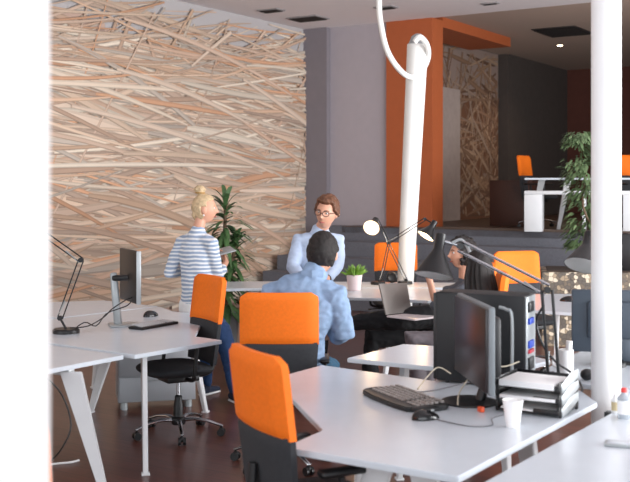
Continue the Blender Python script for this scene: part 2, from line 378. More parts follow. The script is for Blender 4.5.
desk(FD1, [(.1, 9.5, .0, 9.4), (.75, 9.35, .62, 9.2), (1.1, 9.7, 1.2, 9.85), (.0, 9.8, -.1, 9.9)], 'white desk in the middle holding the small potted succulent', [(.1, 9.55, 1.1, 9.6)])
FD2 = [(-.86, 9.97), (-.25, 10.08), (1.6, 10.08), (1.62, 10.6), (-.3, 10.76), (-.93, 10.72)]
desk(FD2, [(-.6, 10.2, -.7, 10.1), (1.3, 10.3, 1.4, 10.2), (-.6, 10.6, -.7, 10.65), (1.3, 10.5, 1.4, 10.55)], 'far white desk under the two lit black lamps', [(-.6, 10.25, 1.3, 10.35)])

# cable tray between the two foreground desks
t = thing('cable_tray', 'perforated grey cable tray in the gap between the two foreground desks', 'tray', (1.0, 4.2, 0))
mb = MB(); a = Vector((.60, 3.60, .66)); bb = Vector((1.29, 4.62, .66)); d = (bb-a).normalized(); ctr = (a+bb)/2
mb.box(ctr, ((bb-a).length, .10, .012), RZ(math.atan2(d.y, d.x)), .002); mb.build('tray', black, t)
for k in range(12):
    c = a+(bb-a)*((k+.5)/12); MB().box(c+Vector((0, 0, .010)), (.035, .07, .006), RZ(math.atan2(d.y, d.x)), .002).build('rib', silver, t)
for s_ in (0.1, .9):
    c = a+(bb-a)*s_; MB().box(c+Vector((0, 0, -.335)), (.03, .03, .65), RZ(math.atan2(d.y, d.x)), .002).build('support', blackm, t)

# grey drawer cabinet under left desk
ang = math.atan2(.5, .86)
t = thing('drawer_cabinet', 'grey metal drawer cabinet standing under the left desk', 'cabinet', (-1.5, 7.75, 0))
c0 = P(118, 407, 7.95); c0.z = 0; e1 = Vector((.93, .36, 0)).normalized(); e2 = Vector((-.60, .8, 0)).normalized()
e1 = Vector((.97, .24, 0)).normalized(); e2 = Vector((-e1.y, e1.x, 0))
ra = math.atan2(e1.y, e1.x); Wc, Dc = .60, .36
cc = c0+e1*Wc/2+e2*Dc/2
mb = MB(); mb.box(cc+Vector((0, 0, .36)), (Wc, Dc, .60), RZ(ra), .006); mb.build('body', grey_panel, t)
for k in range(3):
    z = .06+.6*(k+.5)/3
    dr = MB().box(c0+e1*Wc/2-e2*.006+Vector((0, 0, z)), (Wc-.02, .014, .19), RZ(ra), .003).build('drawer', grey_panel, t)
    MB().box(c0+e1*Wc/2-e2*.018+Vector((0, 0, z+.07)), (.14, .012, .012), RZ(ra), .003).build('handle', silver, dr)
for a_, b_ in ((.05, .05), (Wc-.05, .05), (.05, Dc-.05), (Wc-.05, Dc-.05)):
    p = c0+e1*a_+e2*b_; MB().cyl(p, p+Vector((0, 0, .062)), .028, .028).build('foot', silver, t)

# ---------------------------------------------------------------- office chair
def backpt(x, z):            # curved backrest surface, chair faces +Y, back at y ~ -.22
    lean = -.20 - (z-.5)*.12; return Vector((x, lean + .9*x*x*.55, z))
def slab(z0, z1, w0, w1, th, rnd=.05, nx=12, nz=12):
    b = bmesh.new(); g = {}
    for side in (0, 1):
        for i in range(nx+1):
            for j in range(nz+1):
                u = i/nx*2-1; v = j/nz; w = (w0+(w1-w0)*v)/2
                # rounded corners
                zz = z0+(z1-z0)*v; ez = max(0, (rnd-(z1-zz))/rnd) if zz > z1-rnd else 0
                w_ = w - (rnd*(1-math.sqrt(max(0, 1-ez*ez))) if rnd else 0)
                edge = 1-max(abs(u)**8, (abs(2*v-1))**14)
                t_ = th*(.45+.55*math.sqrt(max(0, edge)))
                p = backpt(u*w_, zz); p.y += (t_/2 if side else -t_/2); g[side, i, j] = b.verts.new(p)
    for i in range(nx):
        for j in range(nz):
            b.faces.new((g[0, i, j], g[0, i+1, j], g[0, i+1, j+1], g[0, i, j+1])); b.faces.new((g[1, i, j+1], g[1, i+1, j+1], g[1, i+1, j], g[1, i, j]))
    for i in range(nx):
        b.faces.new((g[0, i+1, 0], g[0, i, 0], g[1, i, 0], g[1, i+1, 0])); b.faces.new((g[0, i, nz], g[0, i+1, nz], g[1, i+1, nz], g[1, i, nz]))
    for j in range(nz):
        b.faces.new((g[0, 0, j], g[0, 0, j+1], g[1, 0, j+1], g[1, 0, j])); b.faces.new((g[0, nx, j+1], g[0, nx, j], g[1, nx, j], g[1, nx, j+1]))
    return b
def make_chair(label):
    t = thing('office_chair', label, 'chair', (0, 0, 0), 0, 'orange and black office chairs')
    mb = MB(); mb._merge(slab(.50, .80, .43, .475, .055, 0)); mb.build('lower_backrest', charcoal, t)
    mb = MB(); mb._merge(slab(.785, 1.10, .478, .475, .066, .045)); mb.build('upper_backrest', orange, t, 50)
    mb = MB(); mb.sphere((0, .03, .465), 1, None, 4, lambda c: Vector((math.copysign(abs(c.x)**.55, c.x)*.245, math.copysign(abs(c.y)**.6, c.y)*.24, c.z*.045+.012*c.x*c.x)))
    mb.build('seat', charcoal, t, 60)
    mb = MB(); mb.box((0, 0, .405), (.2, .24, .05), None, .01); mb.tube([(0, -.1, .40), (0, -.24, .42), (0, -.265, .52), (0, -.262, .66)], .018, 10); mb.build('mechanism', black, t)
    mb = MB(); mb.tube([(.1, .04, .40), (.2, .05, .395), (.27, .06, .39)], .007); mb.sphere((.28, .06, .388), (.02, .012, .01)); mb.build('lever', black, t)
    for s in (-1, 1):
        mb = MB(); mb.tube([(s*.14, .0, .41), (s*.25, .0, .42), (s*.275, .0, .47), (s*.275, -.02, .64)], .014, 10)
        arm = mb.build('armrest_post', black, t)
        MB().box((s*.275, .01, .66), (.06, .25, .028), None, .012, 3).build('arm_pad', black, arm)
    MB().cyl((0, 0, .20), (0, 0, .40), .014, .014).build('gas_lift', chrome, t)
    MB().lathe([(.034, .09), (.036, .2), (.026, .25), (.026, .27), (.014, .28)]).build('lift_cover', black, t)
    MB().lathe([(.045, .075), (.05, .085), (.05, .12), (.035, .13)]).build('hub', black, t)
    for k in range(5):
        a = 2*math.pi*k/5+.3; d = Vector((math.cos(a), math.sin(a), 0)); n = Vector((-d.y, d.x, 0))
        mb = MB(); mb.loft([d*.03+Vector((0, 0, .105)), d*.12+Vector((0, 0, .115)), d*.22+Vector((0, 0, .10)), d*.31+Vector((0, 0, .07))], [(.02, .013), (.018, .012), (.015, .010), (.013, .009)], 10, (0, 0, 1)); leg = mb.build('base_arm', chrome, t)
        mb = MB(); c = d*.305
        for q in (-1, 1): mb.cyl(c+n*q*.009+Vector((0, 0, .027)), c+n*q*.026+Vector((0, 0, .027)), .026, .026, 16)
        mb.cyl(c+Vector((0, 0, .03)), c+Vector((0, 0, .07)), .008); mb.sphere(c+Vector((0, 0, .04)), (.02, .02, .022), None, 2)
        mb.build('caster', black, leg)
    return t
def face_dir(x, y): return math.atan2(y, x)-math.pi/2
CHN = 'orange and black office chair '
ch = make_chair(CHN+'by the left desk, seen from the side')
ch.location = (-.955, 7.2, 0); ch.rotation_euler = (0, 0, face_dir(-.84, -.5))
c2 = dup(ch, (-.215, 6.43, 0), face_dir(.0, 1), CHN+'seen squarely from behind, carrying the man in the denim shirt')
dup(ch, (-.205+.22*.88, 4.05+.22*.47, 0), face_dir(.88, .47), CHN+'nearest to the viewer, in the foreground desk notch')
dup(ch, (.88, 11.28, 0), face_dir(-.1, -1), CHN+'behind the leaning white pole and lit lamps')
dup(ch, (2.03, 9.80, 0), face_dir(.3, -1), CHN+'behind the middle right desk, below the platform')
dup(ch, (1.13, 7.62, 0), face_dir(-1, .1), CHN+'under the person with long straight hair')
dup(ch, (1.2, 8.6, 0), face_dir(-1, -.05), CHN+'under the person with the laptop')
dup(ch, (-.982, 3.12, 0), face_dir(0, 1), CHN+'almost hidden behind the broad white pillar')
pc = P(538, 230, 14.6); dup(ch, (3.42, 15.75, PL), face_dir(.75, -.5), CHN+'up on the rear platform beside the white bench')
dup(ch, (4.85, 15.4, PL), face_dir(.2, -1), CHN+'up on the rear platform at the right edge')

# ---------------------------------------------------------------- platform furniture
t = thing('desk', 'white desk on the rear platform behind the low white bench', 'desk', R(3.8, 0.2, PL), 0, 'platform desk')
q0 = P(522, 178, 14.7); q1 = P(650, 178, 14.3)
MB().prism([(3.0, 14.75), (4.9, 14.25), (5.1, 14.95), (3.2, 15.4)], PL+.72, PL+.745, .003).build('tabletop', white_lam, t)
for (tx, ty, bx, by) in ((3.62, 14.75, 3.47, 14.7), (4.75, 14.45, 4.85, 14.4), (3.35, 15.2, 3.2, 15.25), (4.8, 14.9, 4.95, 14.95)):
    mb = MB(); tapered(mb, (tx, ty, PL+.72), (bx, by, PL+.0), .1, .045, .03, (bx-tx, by-ty, 0)); mb.build('leg', desk_edge, t)
t = thing('bench', 'low white slab bench at the front of the rear platform', 'bench', (3.6, 14.2, PL))
e = Vector((.955, -.296, 0)); ra = math.atan2(e.y, e.x); s0 = P(528, 191, 14.25); s0.z = PL; Lb = 1.55
MB().box(s0+e*Lb/2+Vector((0, .17, .54)), (Lb, .36, .05), RZ(ra), .004).build('top', desk_edge, t)
for a_ in (.12, Lb-.12): MB().box(s0+e*a_+Vector((0, .17, .257)), (.24, .36, .514), RZ(ra), .004).build('leg', desk_edge, t)
MB().box(s0+e*.80+Vector((0, .17, .257)), (.04, .34, .514), RZ(ra), .004).build('leg', desk_edge, t)
mb = MB(); mb.box((3.15, 16.2, PL+.36), (.7, .4, .72), RZ(RA), .01); tag(mb.build('side_board', mat('mahogany', (64, 38, 30), .5)), 'dark red brown cupboard standing on the rear platform', 'cupboard')

# pebble planter with the fig tree
pm = bpy.data.materials.new('pebble cladding'); pm.use_nodes = True; nt = pm.node_tree; b = nt.nodes['Principled BSDF']
tc = nt.nodes.new('ShaderNodeTexCoord'); vo = nt.nodes.new('ShaderNodeTexVoronoi'); vo.inputs['Scale'].default_value = 24
vo.inputs['Randomness'].default_value = .9; nt.links.new(tc.outputs['Object'], vo.inputs['Vector'])
rp = nt.nodes.new('ShaderNodeValToRGB'); cr = rp.color_ramp; cr.elements[0].color = lin((110, 98, 84)); cr.elements[1].color = lin((226, 218, 204))
for pz, cx_ in ((.3, (160, 142, 118)), (.5, (214, 200, 178)), (.7, (96, 88, 80))): cr.elements.new(pz).color = lin(cx_)
cr.interpolation = 'CONSTANT'; sp = nt.nodes.new('ShaderNodeSeparateColor'); nt.links.new(vo.outputs['Color'], sp.inputs[0]); nt.links.new(sp.outputs[0], rp.inputs[0])
mr = nt.nodes.new('ShaderNodeMapRange'); mr.inputs[1].default_value = .02; mr.inputs[2].default_value = .05
v2 = nt.nodes.new('ShaderNodeTexVoronoi'); v2.feature = 'DISTANCE_TO_EDGE'; v2.inputs['Scale'].default_value = 24; v2.inputs['Randomness'].default_value = .9
nt.links.new(tc.outputs['Object'], v2.inputs['Vector']); nt.links.new(v2.outputs['Distance'], mr.inputs[0])
mx = nt.nodes.new('ShaderNodeMixRGB'); mx.inputs[1].default_value = lin((60, 52, 46)); nt.links.new(mr.outputs[0], mx.inputs[0]); nt.links.new(rp.outputs[0], mx.inputs[2])
nt.links.new(mx.outputs[0], b.inputs['Base Color']); b.inputs['Roughness'].default_value = .6
t = thing('planter', 'low planter clad in pale pebbles at middle right below the steps', 'planter', (3.2, 11.4, 0))
MB().prism([(2.45, 11.15), (4.3, 10.9), (4.5, 11.7), (2.6, 11.95)], 0, .80, .01).build('body', pm, t)
MB().prism([(2.53, 11.22), (4.23, 11.0), (4.4, 11.64), (2.66, 11.88)], .795, .812, .003).build('soil', mat('soil', (58, 46, 38), .95), t)
def leafquad(bm, p, d, up, L, w, droop=.3, seg=3):
    side = d.cross(up).normalized(); prev = None
    for i in range(seg+1):
        s = i/seg; c = p+d*L*s-Vector((0, 0, 1))*droop*L*s*s; ww = w*math.sin(math.pi*(.12+.86*s))**.8
        a, b_ = bm.verts.new(c-side*ww/2), bm.verts.new(c+side*ww/2)
        if prev: bm.faces.new((prev[0], a, b_, prev[1]))
        prev = (a, b_)
rnd = random.Random(5)
t = thing('fig_tree', 'leafy green indoor fig tree growing from the pebble planter beside the slim pillar', 'tree', (3.18, 11.45, .81))
mb = MB(); mb.tube([(3.2, 11.45, .78), (3.15, 11.45, 1.2), (3.2, 11.47, 1.6), (3.12, 11.45, 2.1)], .02)
mb.tube([(3.19, 11.45, 1.1), (2.98, 11.45, 1.5), (3.0, 11.4, 1.9)], .012); mb.tube([(3.18, 11.45, 1.4), (3.4, 11.5, 1.8), (3.35, 11.5, 2.2)], .012); mb.build('trunk', bark, t)
mb = MB()
for k in range(3200):
    z = rnd.uniform(1.06, 2.34); r = .23*math.sin(math.pi*min(1, max(.05, (z-.95)/1.5)))**.5+.03
    th = rnd.uniform(0, 6.283); q = rnd.random()**.5; cx0 = 3.0+.06*math.sin(z*5)
    p = Vector((cx0+r*q*math.cos(th), 11.45+r*q*math.sin(th), z))
    if noise.noise(p*4.5) < 0: continue
    d = Vector((math.cos(th), math.sin(th), rnd.uniform(-.9, .3))).normalized()
    leafquad(mb.bm, p, d, Vector((rnd.uniform(-.4, .4), rnd.uniform(-.4, .4), 1)), rnd.uniform(.05, .085), .028, .4)
mb.build('foliage', leafd, t, 0)
# dracaena
t = thing('potted_dracaena', 'tall potted plant with long drooping green leaves behind the woman', 'plant', (-1.02, 11.35, 0))
mb = MB(); mb.lathe([(.12, 0), (.16, .02), (.19, .36), (.2, .38), (.18, .38), (.17, .34), (0, .34)], Matrix.Translation((-1.02, 11.35, 0))); mb.build('pot', greypot, t)
mb = MB()
stems = [((-1.02, 11.35), (-.98, 11.3), 1.56), ((-1.04, 11.36), (-.86, 11.35), 1.18), ((-1.0, 11.34), (-1.08, 11.35), 1.05), ((-1.0, 11.36), (-.92, 11.25), .8)]
for (a_, b_, z) in stems: mb.tube([(a_[0], a_[1], .3), ((a_[0]+b_[0])/2, (a_[1]+b_[1])/2, z*.6), (b_[0], b_[1], z)], .02)
mb.build('stem', bark, t)
mb = MB()
for (a_, b_, z) in stems:
    for k in range(74):
        s = rnd.random(); zz = z-.45*s; th = rnd.uniform(0, 6.283); el = 1.15-1.5*s+rnd.uniform(-.25, .25)
        d = Vector((math.cos(th)*math.cos(el), math.sin(th)*math.cos(el), math.sin(el)))
        leafquad(mb.bm, Vector((b_[0]+(a_[0]-b_[0])*s*.4, b_[1], zz)), d, Vector((0, 0, 1)) if abs(d.z) < .95 else Vector((0, 1, 0)), rnd.uniform(.26, .44), .05, .5, 6)
mb.build('foliage', leaf, t, 0)
# succulent
c = Vector((.375, 9.82, DZ)); t = thing('potted_succulent', 'small green succulent in a pale pot on the middle desk', 'plant', c)
MB().lathe([(.055, 0), (.06, .004), (.074, .13), (.078, .15), (.07, .15), (.066, .13), (0, .128)], Matrix.Translation(c)).build('pot', pinkpot, t)
mb = MB()
for k in range(90):
    th = rnd.uniform(0, 6.283); el = rnd.uniform(.35, 1.5); d = Vector((math.cos(th)*math.cos(el), math.sin(th)*math.cos(el), math.sin(el)))
    p = c+Vector((.035*math.cos(th)*rnd.random(), .035*math.sin(th)*rnd.random(), .13)); L = rnd.uniform(.07, .13)
    mb.loft([p, p+d*L*.5, p+d*L], [.006, .009, .003], 6)
mb.build('foliage', leafl, t)

# ---------------------------------------------------------------- desk lamps
bulbm = mat('lit bulb', (255, 240, 210), emit=(255, 216, 160), estr=14)
bulboff = mat('bulb glass', (235, 235, 230), .2)
def shade(t, top, axis, L, r0, r1, lit, name='lamp_shade', inner=None):
    axis = Vector(axis).normalized(); m = Matrix.Translation(top) @ axis.to_track_quat('Z', 'Y').to_matrix().to_4x4()
    sh = MB().lathe([(r0*.8, -.035), (r0, -.03), (r0, L*.25), (r0*1.3, L*.35), (r1, L), (r1*.985, L), (r0*1.25, L*.37), (r0*.9, L*.3), (0, L*.3)], m, 36).build(name, blackm, t)
    if inner: MB().lathe([(r1*.975, L-.001), (r0*1.2, L*.385), (0, L*.33), (0, L*.331), (r0*1.21, L*.387), (r1*.978, L-.001)], m, 36).build('reflector', inner, sh)
    MB().sphere(top+axis*L*.72, min(r1*.5, .035)).build('bulb', bulbm if lit else bulboff, sh)
    if lit:
        l = bpy.data.lights.new('lamp', 'POINT'); l.energy = 9; l.color = (1, .66, .36); l.shadow_soft_size = .03
        lo = bpy.data.objects.new('lamp_glow', l); C.objects.link(lo); lo.location = top+axis*(L*.9+.03)
    return sh
def lamp(label, base, pts, top, axis, L=.16, r0=.03, r1=.085, lit=False, arm_m=blackm, sep=.016, inner=lens_white, br=.075, rr=.0045):
    base = Vector(base); t = thing('desk_lamp', label, 'lamp', base, 0, 'adjustable desk lamps')
    MB().lathe([(br, 0), (br, .022), (br-.008, .03), (.0, .03)], Matrix.Translation(base)).build('base', black, t)
    MB().cyl(base+Vector((0, 0, .028)), pts[0], .008).build('post', blackm, t)
    for i in range(len(pts)-1):
        d = (pts[i+1]-pts[i]).normalized(); n = d.cross(Vector((0, 1, 0))).normalized()
        mb = MB()
        for s in (-1, 1): mb.cyl(pts[i]+n*s*sep, pts[i+1]+n*s*sep, rr, rr, 8)
        mb.build('lower_arm' if i == 0 else 'upper_arm', arm_m if i else blackm, t)
        mb = MB(); mb.cyl(pts[i]+n*sep*1.2, pts[i]+n*sep*.5+d*.12, .005, .005, 6); mb.build('spring', silver, t)
    for p in pts: MB().cyl(p+Vector((0, -.014, 0)), p+Vector((0, .014, 0)), min(sep*1.25, .017), min(sep*1.25, .017), 14).build('joint', blackm, t)
    MB().cyl(pts[-1], top, .007).build('head_stem', arm_m, t)
    shade(t, top, axis, L, r0, r1, lit, inner=inner)
    return t
# left lit lamp: base left, bends over to the left
lamp('lit black desk lamp whose shade points left towards the viewer, on the far desk', P(378, 283, 10.42).xy.to_3d()+Vector((0, 0, DZ)),
     [P(381, 280, 10.42), P(389, 243, 10.4), P(377, 219, 10.4)], P(375, 221, 10.33), P(368, 234, 10.05)-P(376, 219, 10.33), L=.15, r0=.03, r1=.082, lit=True, sep=.011)
lamp('lit black desk lamp stretching right past the leaning white pole', P(405, 283, 10.45).xy.to_3d()+Vector((0, 0, DZ)),
     [P(406, 280, 10.45), P(388, 243, 10.45), P(425, 219, 10.3)], P(433.5, 224, 10.2), P(425, 236, 10.16)-P(434, 222, 10.2), L=.15, r0=.03, r1=.09, lit=True, sep=.013)
# foreground lamp
bs = Vector((1.185, 5.12, DZ)); jt = P(547, 290, 5.16); hd = P(460, 246, 5.3)
t = lamp('black desk lamp with long silver arms reaching over the black computer tower', bs, [bs+Vector((0, 0, .06)), jt, hd], P(440, 240, 5.3), P(433.5, 275, 5.25)-P(440, 236, 5.3), L=.19, r0=.026, r1=.101, arm_m=chrome, sep=.026, rr=.008)
MB().tube([P(452, 243, 5.3), P(462, 240, 5.3), P(470, 252, 5.3)], .008).build('swivel', silver, t)
lamp('black desk lamp half hidden behind the slim round pillar, white inside the shade', Vector((1.65, 5.72, DZ)), [Vector((1.65, 5.72, .80)), P(606, 285, 5.72), P(601, 205, 5.72)], P(589, 238, 5.7), P(583, 272, 5.62)-P(590, 238, 5.7), L=.17, r0=.03, r1=.105)
# left lamp
b0 = P(66, 332, 7.0); b0.z = DZ
lamp('black angled desk lamp on the left desk with its head behind the broad pillar', b0, [P(60, 318, 7.0), P(81, 260, 7.0), P(40, 231, 7.0)], P(30, 240, 7.0), (-.4, 0, -1), sep=.017, br=.09)
mb = MB(); mb.tube([P(134, 297, 7.28), P(128, 305, 7.25), P(118, 309, 7.2), P(106, 314, 7.1), P(96, 326, 7.0), P(84, 322.5, 7.1), P(66, 336, 6.95)], .004, 6)
tag(mb.build('cable', black), 'thin black cable trailing from the left screen to the left lamp', 'cable')
mb = MB(); q = [P(134, 297, 7.26), P(126, 300, 7.2), P(112, 309, 7.15), P(104, 317, 7.1), P(88, 326, 7.02), P(70, 328, 7.02)]
mb.tube(q, .004, 6); tag(mb.build('cable', black), 'second black cable hanging behind the left screen stand', 'cable')
mb = MB(); q = [P(44, 375, 5.9), P(62, 395, 5.95), P(71, 425, 5.95), P(62, 448, 5.9), P(50, 462, 5.7)]
for v in q: v.z = max(v.z, .006)
mb.tube(q, .005, 6); tag(mb.build('cable', black), 'black cable dangling under the lower left desk', 'cable')
mb = MB(); q = [Vector((-1.9, 6.2, .01)), P(50, 465, 6.4), P(70, 463, 6.45), P(79, 461, 6.5)]
for v in q: v.z = .008
mb.tube(q, .007, 6); tag(mb.build('cable', white_paint), 'white cable lying on the floor beside the broad pillar', 'cable')

# ---------------------------------------------------------------- screens
def slabdir(mb, a, b, z0, z1, th, bevel=.006):
    """upright slab from ground point a to b"""
    a, b = Vector(a), Vector(b); d = b-a; mb.box(((a.x+b.x)/2, (a.y+b.y)/2, (z0+z1)/2), (Vector((d.x, d.y)).length, th, z1-z0), RZ(math.atan2(d.y, d.x)), bevel)
# foreground screen: faces left
t = thing('monitor', 'dark flat screen seen edge-on on the foreground desk before the computer tower', 'monitor', (.715, 4.72, DZ))
an = Vector((.737, 4.40, 0)); af = Vector((.682, 5.0, 0)); n = Vector((.6, .055, 0)).normalized()
mb = MB(); slabdir(mb, an+n*.02, af+n*.02, .84, 1.222, .03, .008); mb.build('casing', mat('casing grey', (112, 118, 122), .4), t)
mb = MB(); slabdir(mb, an-n*.000+Vector((0, .012, 0)), af-n*.0-Vector((0, .012, 0)), .852, 1.212, .014, .003); mb.build('display', screen, t)
mb = MB(); slabdir(mb, an+n*.055+Vector((0, .08, 0)), af+n*.055-Vector((0, .08, 0)), .90, 1.17, .05, .02); mb.build('back_housing', black, t)
mb = MB(); mb.tube([(.76, 4.74, DZ+.015), (.79, 4.74, .86), (.79, 4.73, .98)], .024, 12); mb.build('stand', black, t)
mb = MB(); mb.lathe([(.13, 0), (.13, .008), (.10, .016), (0, .02)], Matrix.Translation((.715, 4.76, DZ)) @ Matrix.Diagonal((1, 1, 1, 1))); mb.build('stand_base', black, t)
# left screen: faces right
t = thing('monitor', 'slim desktop screen on a silver stand on the left desk', 'monitor', P(124, 326, 7.34).xy.to_3d()+Vector((0, 0, DZ)))
an = P(138.5, 254, 7.15); af = P(121.5, 248, 7.55); zt = 1.285; zb = .915
n = Vector((an.y-af.y, -(an.x-af.x), 0)).normalized(); n = Vector((.92, .39, 0))*1 
an0 = Vector((an.x, an.y, 0)); af0 = Vector((af.x, af.y, 0)); dd = (an0-af0).normalized(); n = Vector((-dd.y, dd.x, 0))
if n.x < 0: n = -n
mb = MB(); slabdir(mb, an0, af0, zb, zt, .03, .008); mb.build('casing', black, t)
mb = MB(); slabdir(mb, an0+n*.017, af0+n*.017, zb+.01, zt-.01, .006, .002); mb.build('display', screen, t)
mb = MB(); slabdir(mb, an0+dd*.003, an0+dd*.007, zb, zt, .032, .001); mb.build('bezel', silver, t)
stb = P(118, 325, 7.38); stb.z = DZ
stt = P(113.5, 274, 7.40)
mb = MB(); mb.loft([stb+Vector((0, 0, .01)), stt], [(.03, .012), (.026, .012)], 14, (0, 1, 0)); mb.build('stand', silver, t)
mb = MB(); mb.cyl(stt-Vector((0, 0, .03)), (an0+af0)/2+Vector((0, 0, stt.z-.02)), .022, .022); mb.build('hinge', black, t)
mb = MB(); mb.box(stb+Vector((.04, -.01, .006)), (.2, .2, .012), RZ(.3), .005); mb.build('stand_base', silver, t)
# right screen seen from behind
t = thing('monitor', 'dark blue-grey screen seen from behind, behind the slim round pillar', 'monitor', (1.75, 5.9, DZ))
grb = mat('slate plastic', (62, 72, 84), .5, var=.03)
a_ = Vector((1.46, 5.86, 0)); b_ = Vector((2.0, 5.78, 0))
mb = MB(); slabdir(mb, a_, b_, .80, 1.152, .035, .008); mb.build('casing', grb, t)
mb = MB(); slabdir(mb, a_+Vector((.08, -.035, 0)), b_+Vector((-.08, -.035, 0)), .88, 1.09, .05, .015); mb.build('back_housing', grb, t)
mb = MB(); slabdir(mb, a_+Vector((.01, .019, 0)), b_+Vector((-.01, .019, 0)), .81, 1.142, .006, .001); mb.build('display', screen, t)
mb = MB(); mb.box((1.74, 5.79, .85), (.07, .03, .2), None, .008); mb.build('stand', grb, t)
mb = MB(); mb.box((1.74, 5.82, DZ+.008), (.24, .18, .016), None, .006); mb.build('stand_base', black, t)
# dark screen on planter edge at far right
t = thing('speaker', 'black box speaker on the pebble planter at the right edge', 'speaker', (3.45, 11.25, .812))
MB().box((3.60, 11.33, .812+.2), (.5, .28, .4), RZ(-.15), .01).build('cabinet', black, t)
MB().cyl((3.58, 11.185, 1.02), (3.58, 11.175, 1.02), .1, .1, 24).build('cone', charcoal, t)

# ---------------------------------------------------------------- computer tower
t = thing('computer_tower', 'black computer tower standing on the foreground desk behind the dark screen', 'computer', (.85, 5.25, DZ))
a0 = Vector((.617, 5.25, 0)); a1 = Vector((1.03, 5.055, 0)); e = (a1-a0).normalized(); f = Vector((-e.y, e.x, 0)); L = (a1-a0).length; ra = math.atan2(e.y, e.x)
towm = mat('tower panel', (15, 16, 20), .5, var=.05)
cen = a0+e*L/2+f*.1+Vector((0, 0, DZ+.235))
MB().box(cen, (L, .20, .45), RZ(ra), .008).build('case', towm, t)
mb = MB(); q = [a0+e*L*.78-f*.004+Vector((0, 0, z)) for z in (DZ+.06, DZ+.36)]
mb.tube([a0+e*L*.72-f*.004+Vector((0, 0, DZ+.40)), a0+e*L*.80-f*.004+Vector((0, 0, DZ+.39)), a0+e*L*.86-f*.004+Vector((0, 0, DZ+.35)), a0+e*L*.86-f*.004+Vector((0, 0, DZ+.05))], .009, 8)
mb.build('side_trim', silver, t)
MB().box(a0-e*.008+f*.1+Vector((0, 0, DZ+.235)), (.02, .19, .44), RZ(ra), .006).build('front_bezel', black, t)
MB().box(a1+e*.003+f*.1+Vector((0, 0, DZ+.235)), (.008, .185, .435), RZ(ra), .002).build('rear_plate', silver, t)
for z, hh, c_, nm in ((.40, .05, black, 'power_socket'), (.33, .03, mat('port blue', (30, 70, 190), .5), 'blue_port'), (.215, .035, mat('port blue', 0), 'blue_port'), (.18, .018, mat('port red', (190, 40, 60), .5), 'red_port'), (.12, .06, black, 'fan_grille')):
    MB().box(a1+e*.011+f*.08+Vector((0, 0, DZ+z)), (.012, .09, hh), RZ(ra), .002).build(nm, c_, t)
for x in (.05, L-.05):
    for y in (.03, .17): MB().cyl(a0+e*x+f*y+Vector((0, 0, DZ)), a0+e*x+f*y+Vector((0, 0, DZ+.012)), .012).build('foot', black, t)

# ---------------------------------------------------------------- keyboards & mice
def keyboard(label, c, ax, L, Wd, wings=False):
    """ax: direction of the long side; the user sits on the side ax x -z"""
    ax = Vector(ax).normalized(); ay = Vector((-ax.y, ax.x, 0)); c = Vector(c); ra = math.atan2(ax.y, ax.x)
    t = thing('keyboard', label, 'keyboard', c, ra)
    def q(x, y, z): return c+ax*x+ay*y+Vector((0, 0, z))
    mb = MB(); poly = [(-L/2, -Wd/2), (L/2, -Wd/2), (L/2, Wd/2), (-L/2, Wd/2)]
    if wings: poly = [(-L/2, -Wd*.15), (-L*.42, -Wd*.5), (-L*.2, -Wd*.56), (L*.2, -Wd*.56), (L*.42, -Wd*.5), (L/2, -Wd*.15), (L/2, Wd*.35), (L*.42, Wd/2), (-L*.42, Wd/2), (-L/2, Wd*.35)]
    mb.prism([q(x, y, 0).xy for x, y in poly], c.z, c.z+(.022 if wings else .018), .005); mb.build('body', black, t)
    if wings:
        for s in (-1, 1): MB().sphere(q(s*L*.46, -Wd*.1, .014), (.03, .075, .013), RZ(ra)).build('side_rest', black, t)
    mb = MB(); km = mat('key caps', (156, 150, 146), .5, var=.3, nscale=60) if wings else mat('pale key caps', (196, 198, 200), .5)
    rows = 6; cols = 17 if wings else 16
    for r_ in range(rows):
        for k in range(cols):
            if k == 12: continue
            x = -L*.43+L*.86*(k+.5)/cols; y = -Wd*.28+Wd*.66*(r_+.5)/rows+(.006 if r_ == 5 else 0)
            mb.box(q(x, y, (.023 if wings else .020)+.0015*r_), (L*.86/cols*.72, Wd*.66/rows*.68, .010), RZ(ra), .0015, 1)
    o = mb.build('keys', km, t); o['kind'] = 'stuff'; return t
keyboard('large black keyboard with pale keys on the foreground desk', (.415, 4.79, DZ), (.42, -.907, 0), .50, .22, True)
mb = MB(); kp = P(153, 327, 7.3); keyboard('small keyboard with pale keys on the left desk', (-1.145, 7.32, DZ), (.52, .85, 0), .40, .13)
def mouse(label, c, ra, s=1):
    c = Vector(c); t = thing('computer_mouse', label, 'mouse', c, ra)
    def fn(v): return Vector((v.x*.031*s*(1-.12*v.y), v.y*.056*s, max(v.z, -.05)*.034*s*(1-.25*v.y)+.002))
    MB().sphere(c, 1, RZ(ra), 4, fn).build('body', mat('glossy black', (26, 26, 28), .15), t)
    MB().box(c+RZ(ra) @ Vector((0, .028*s, .031*s)), (.005, .014, .008), RZ(ra), .002).build('scroll_wheel', silver, t)
mouse('black computer mouse in front of the large black keyboard', (.475, 4.42, DZ), 1.9-math.pi, 1.15)
mouse('black computer mouse behind the small keyboard on the left desk', (-1.255, 7.88, DZ), -.6, 1.3)
mb = MB(); q = [(.50, 4.43), (.58, 4.33), (.66, 4.27), (.74, 4.30), (.76, 4.42), (.83, 4.5)]
mb.tube([(x, y, DZ+.0035) for x, y in q], .0025, 6); tag(mb.build('cable', mat('grey cable', (120, 120, 124), .5)), 'thin grey mouse cable curving over the foreground desk', 'cable')
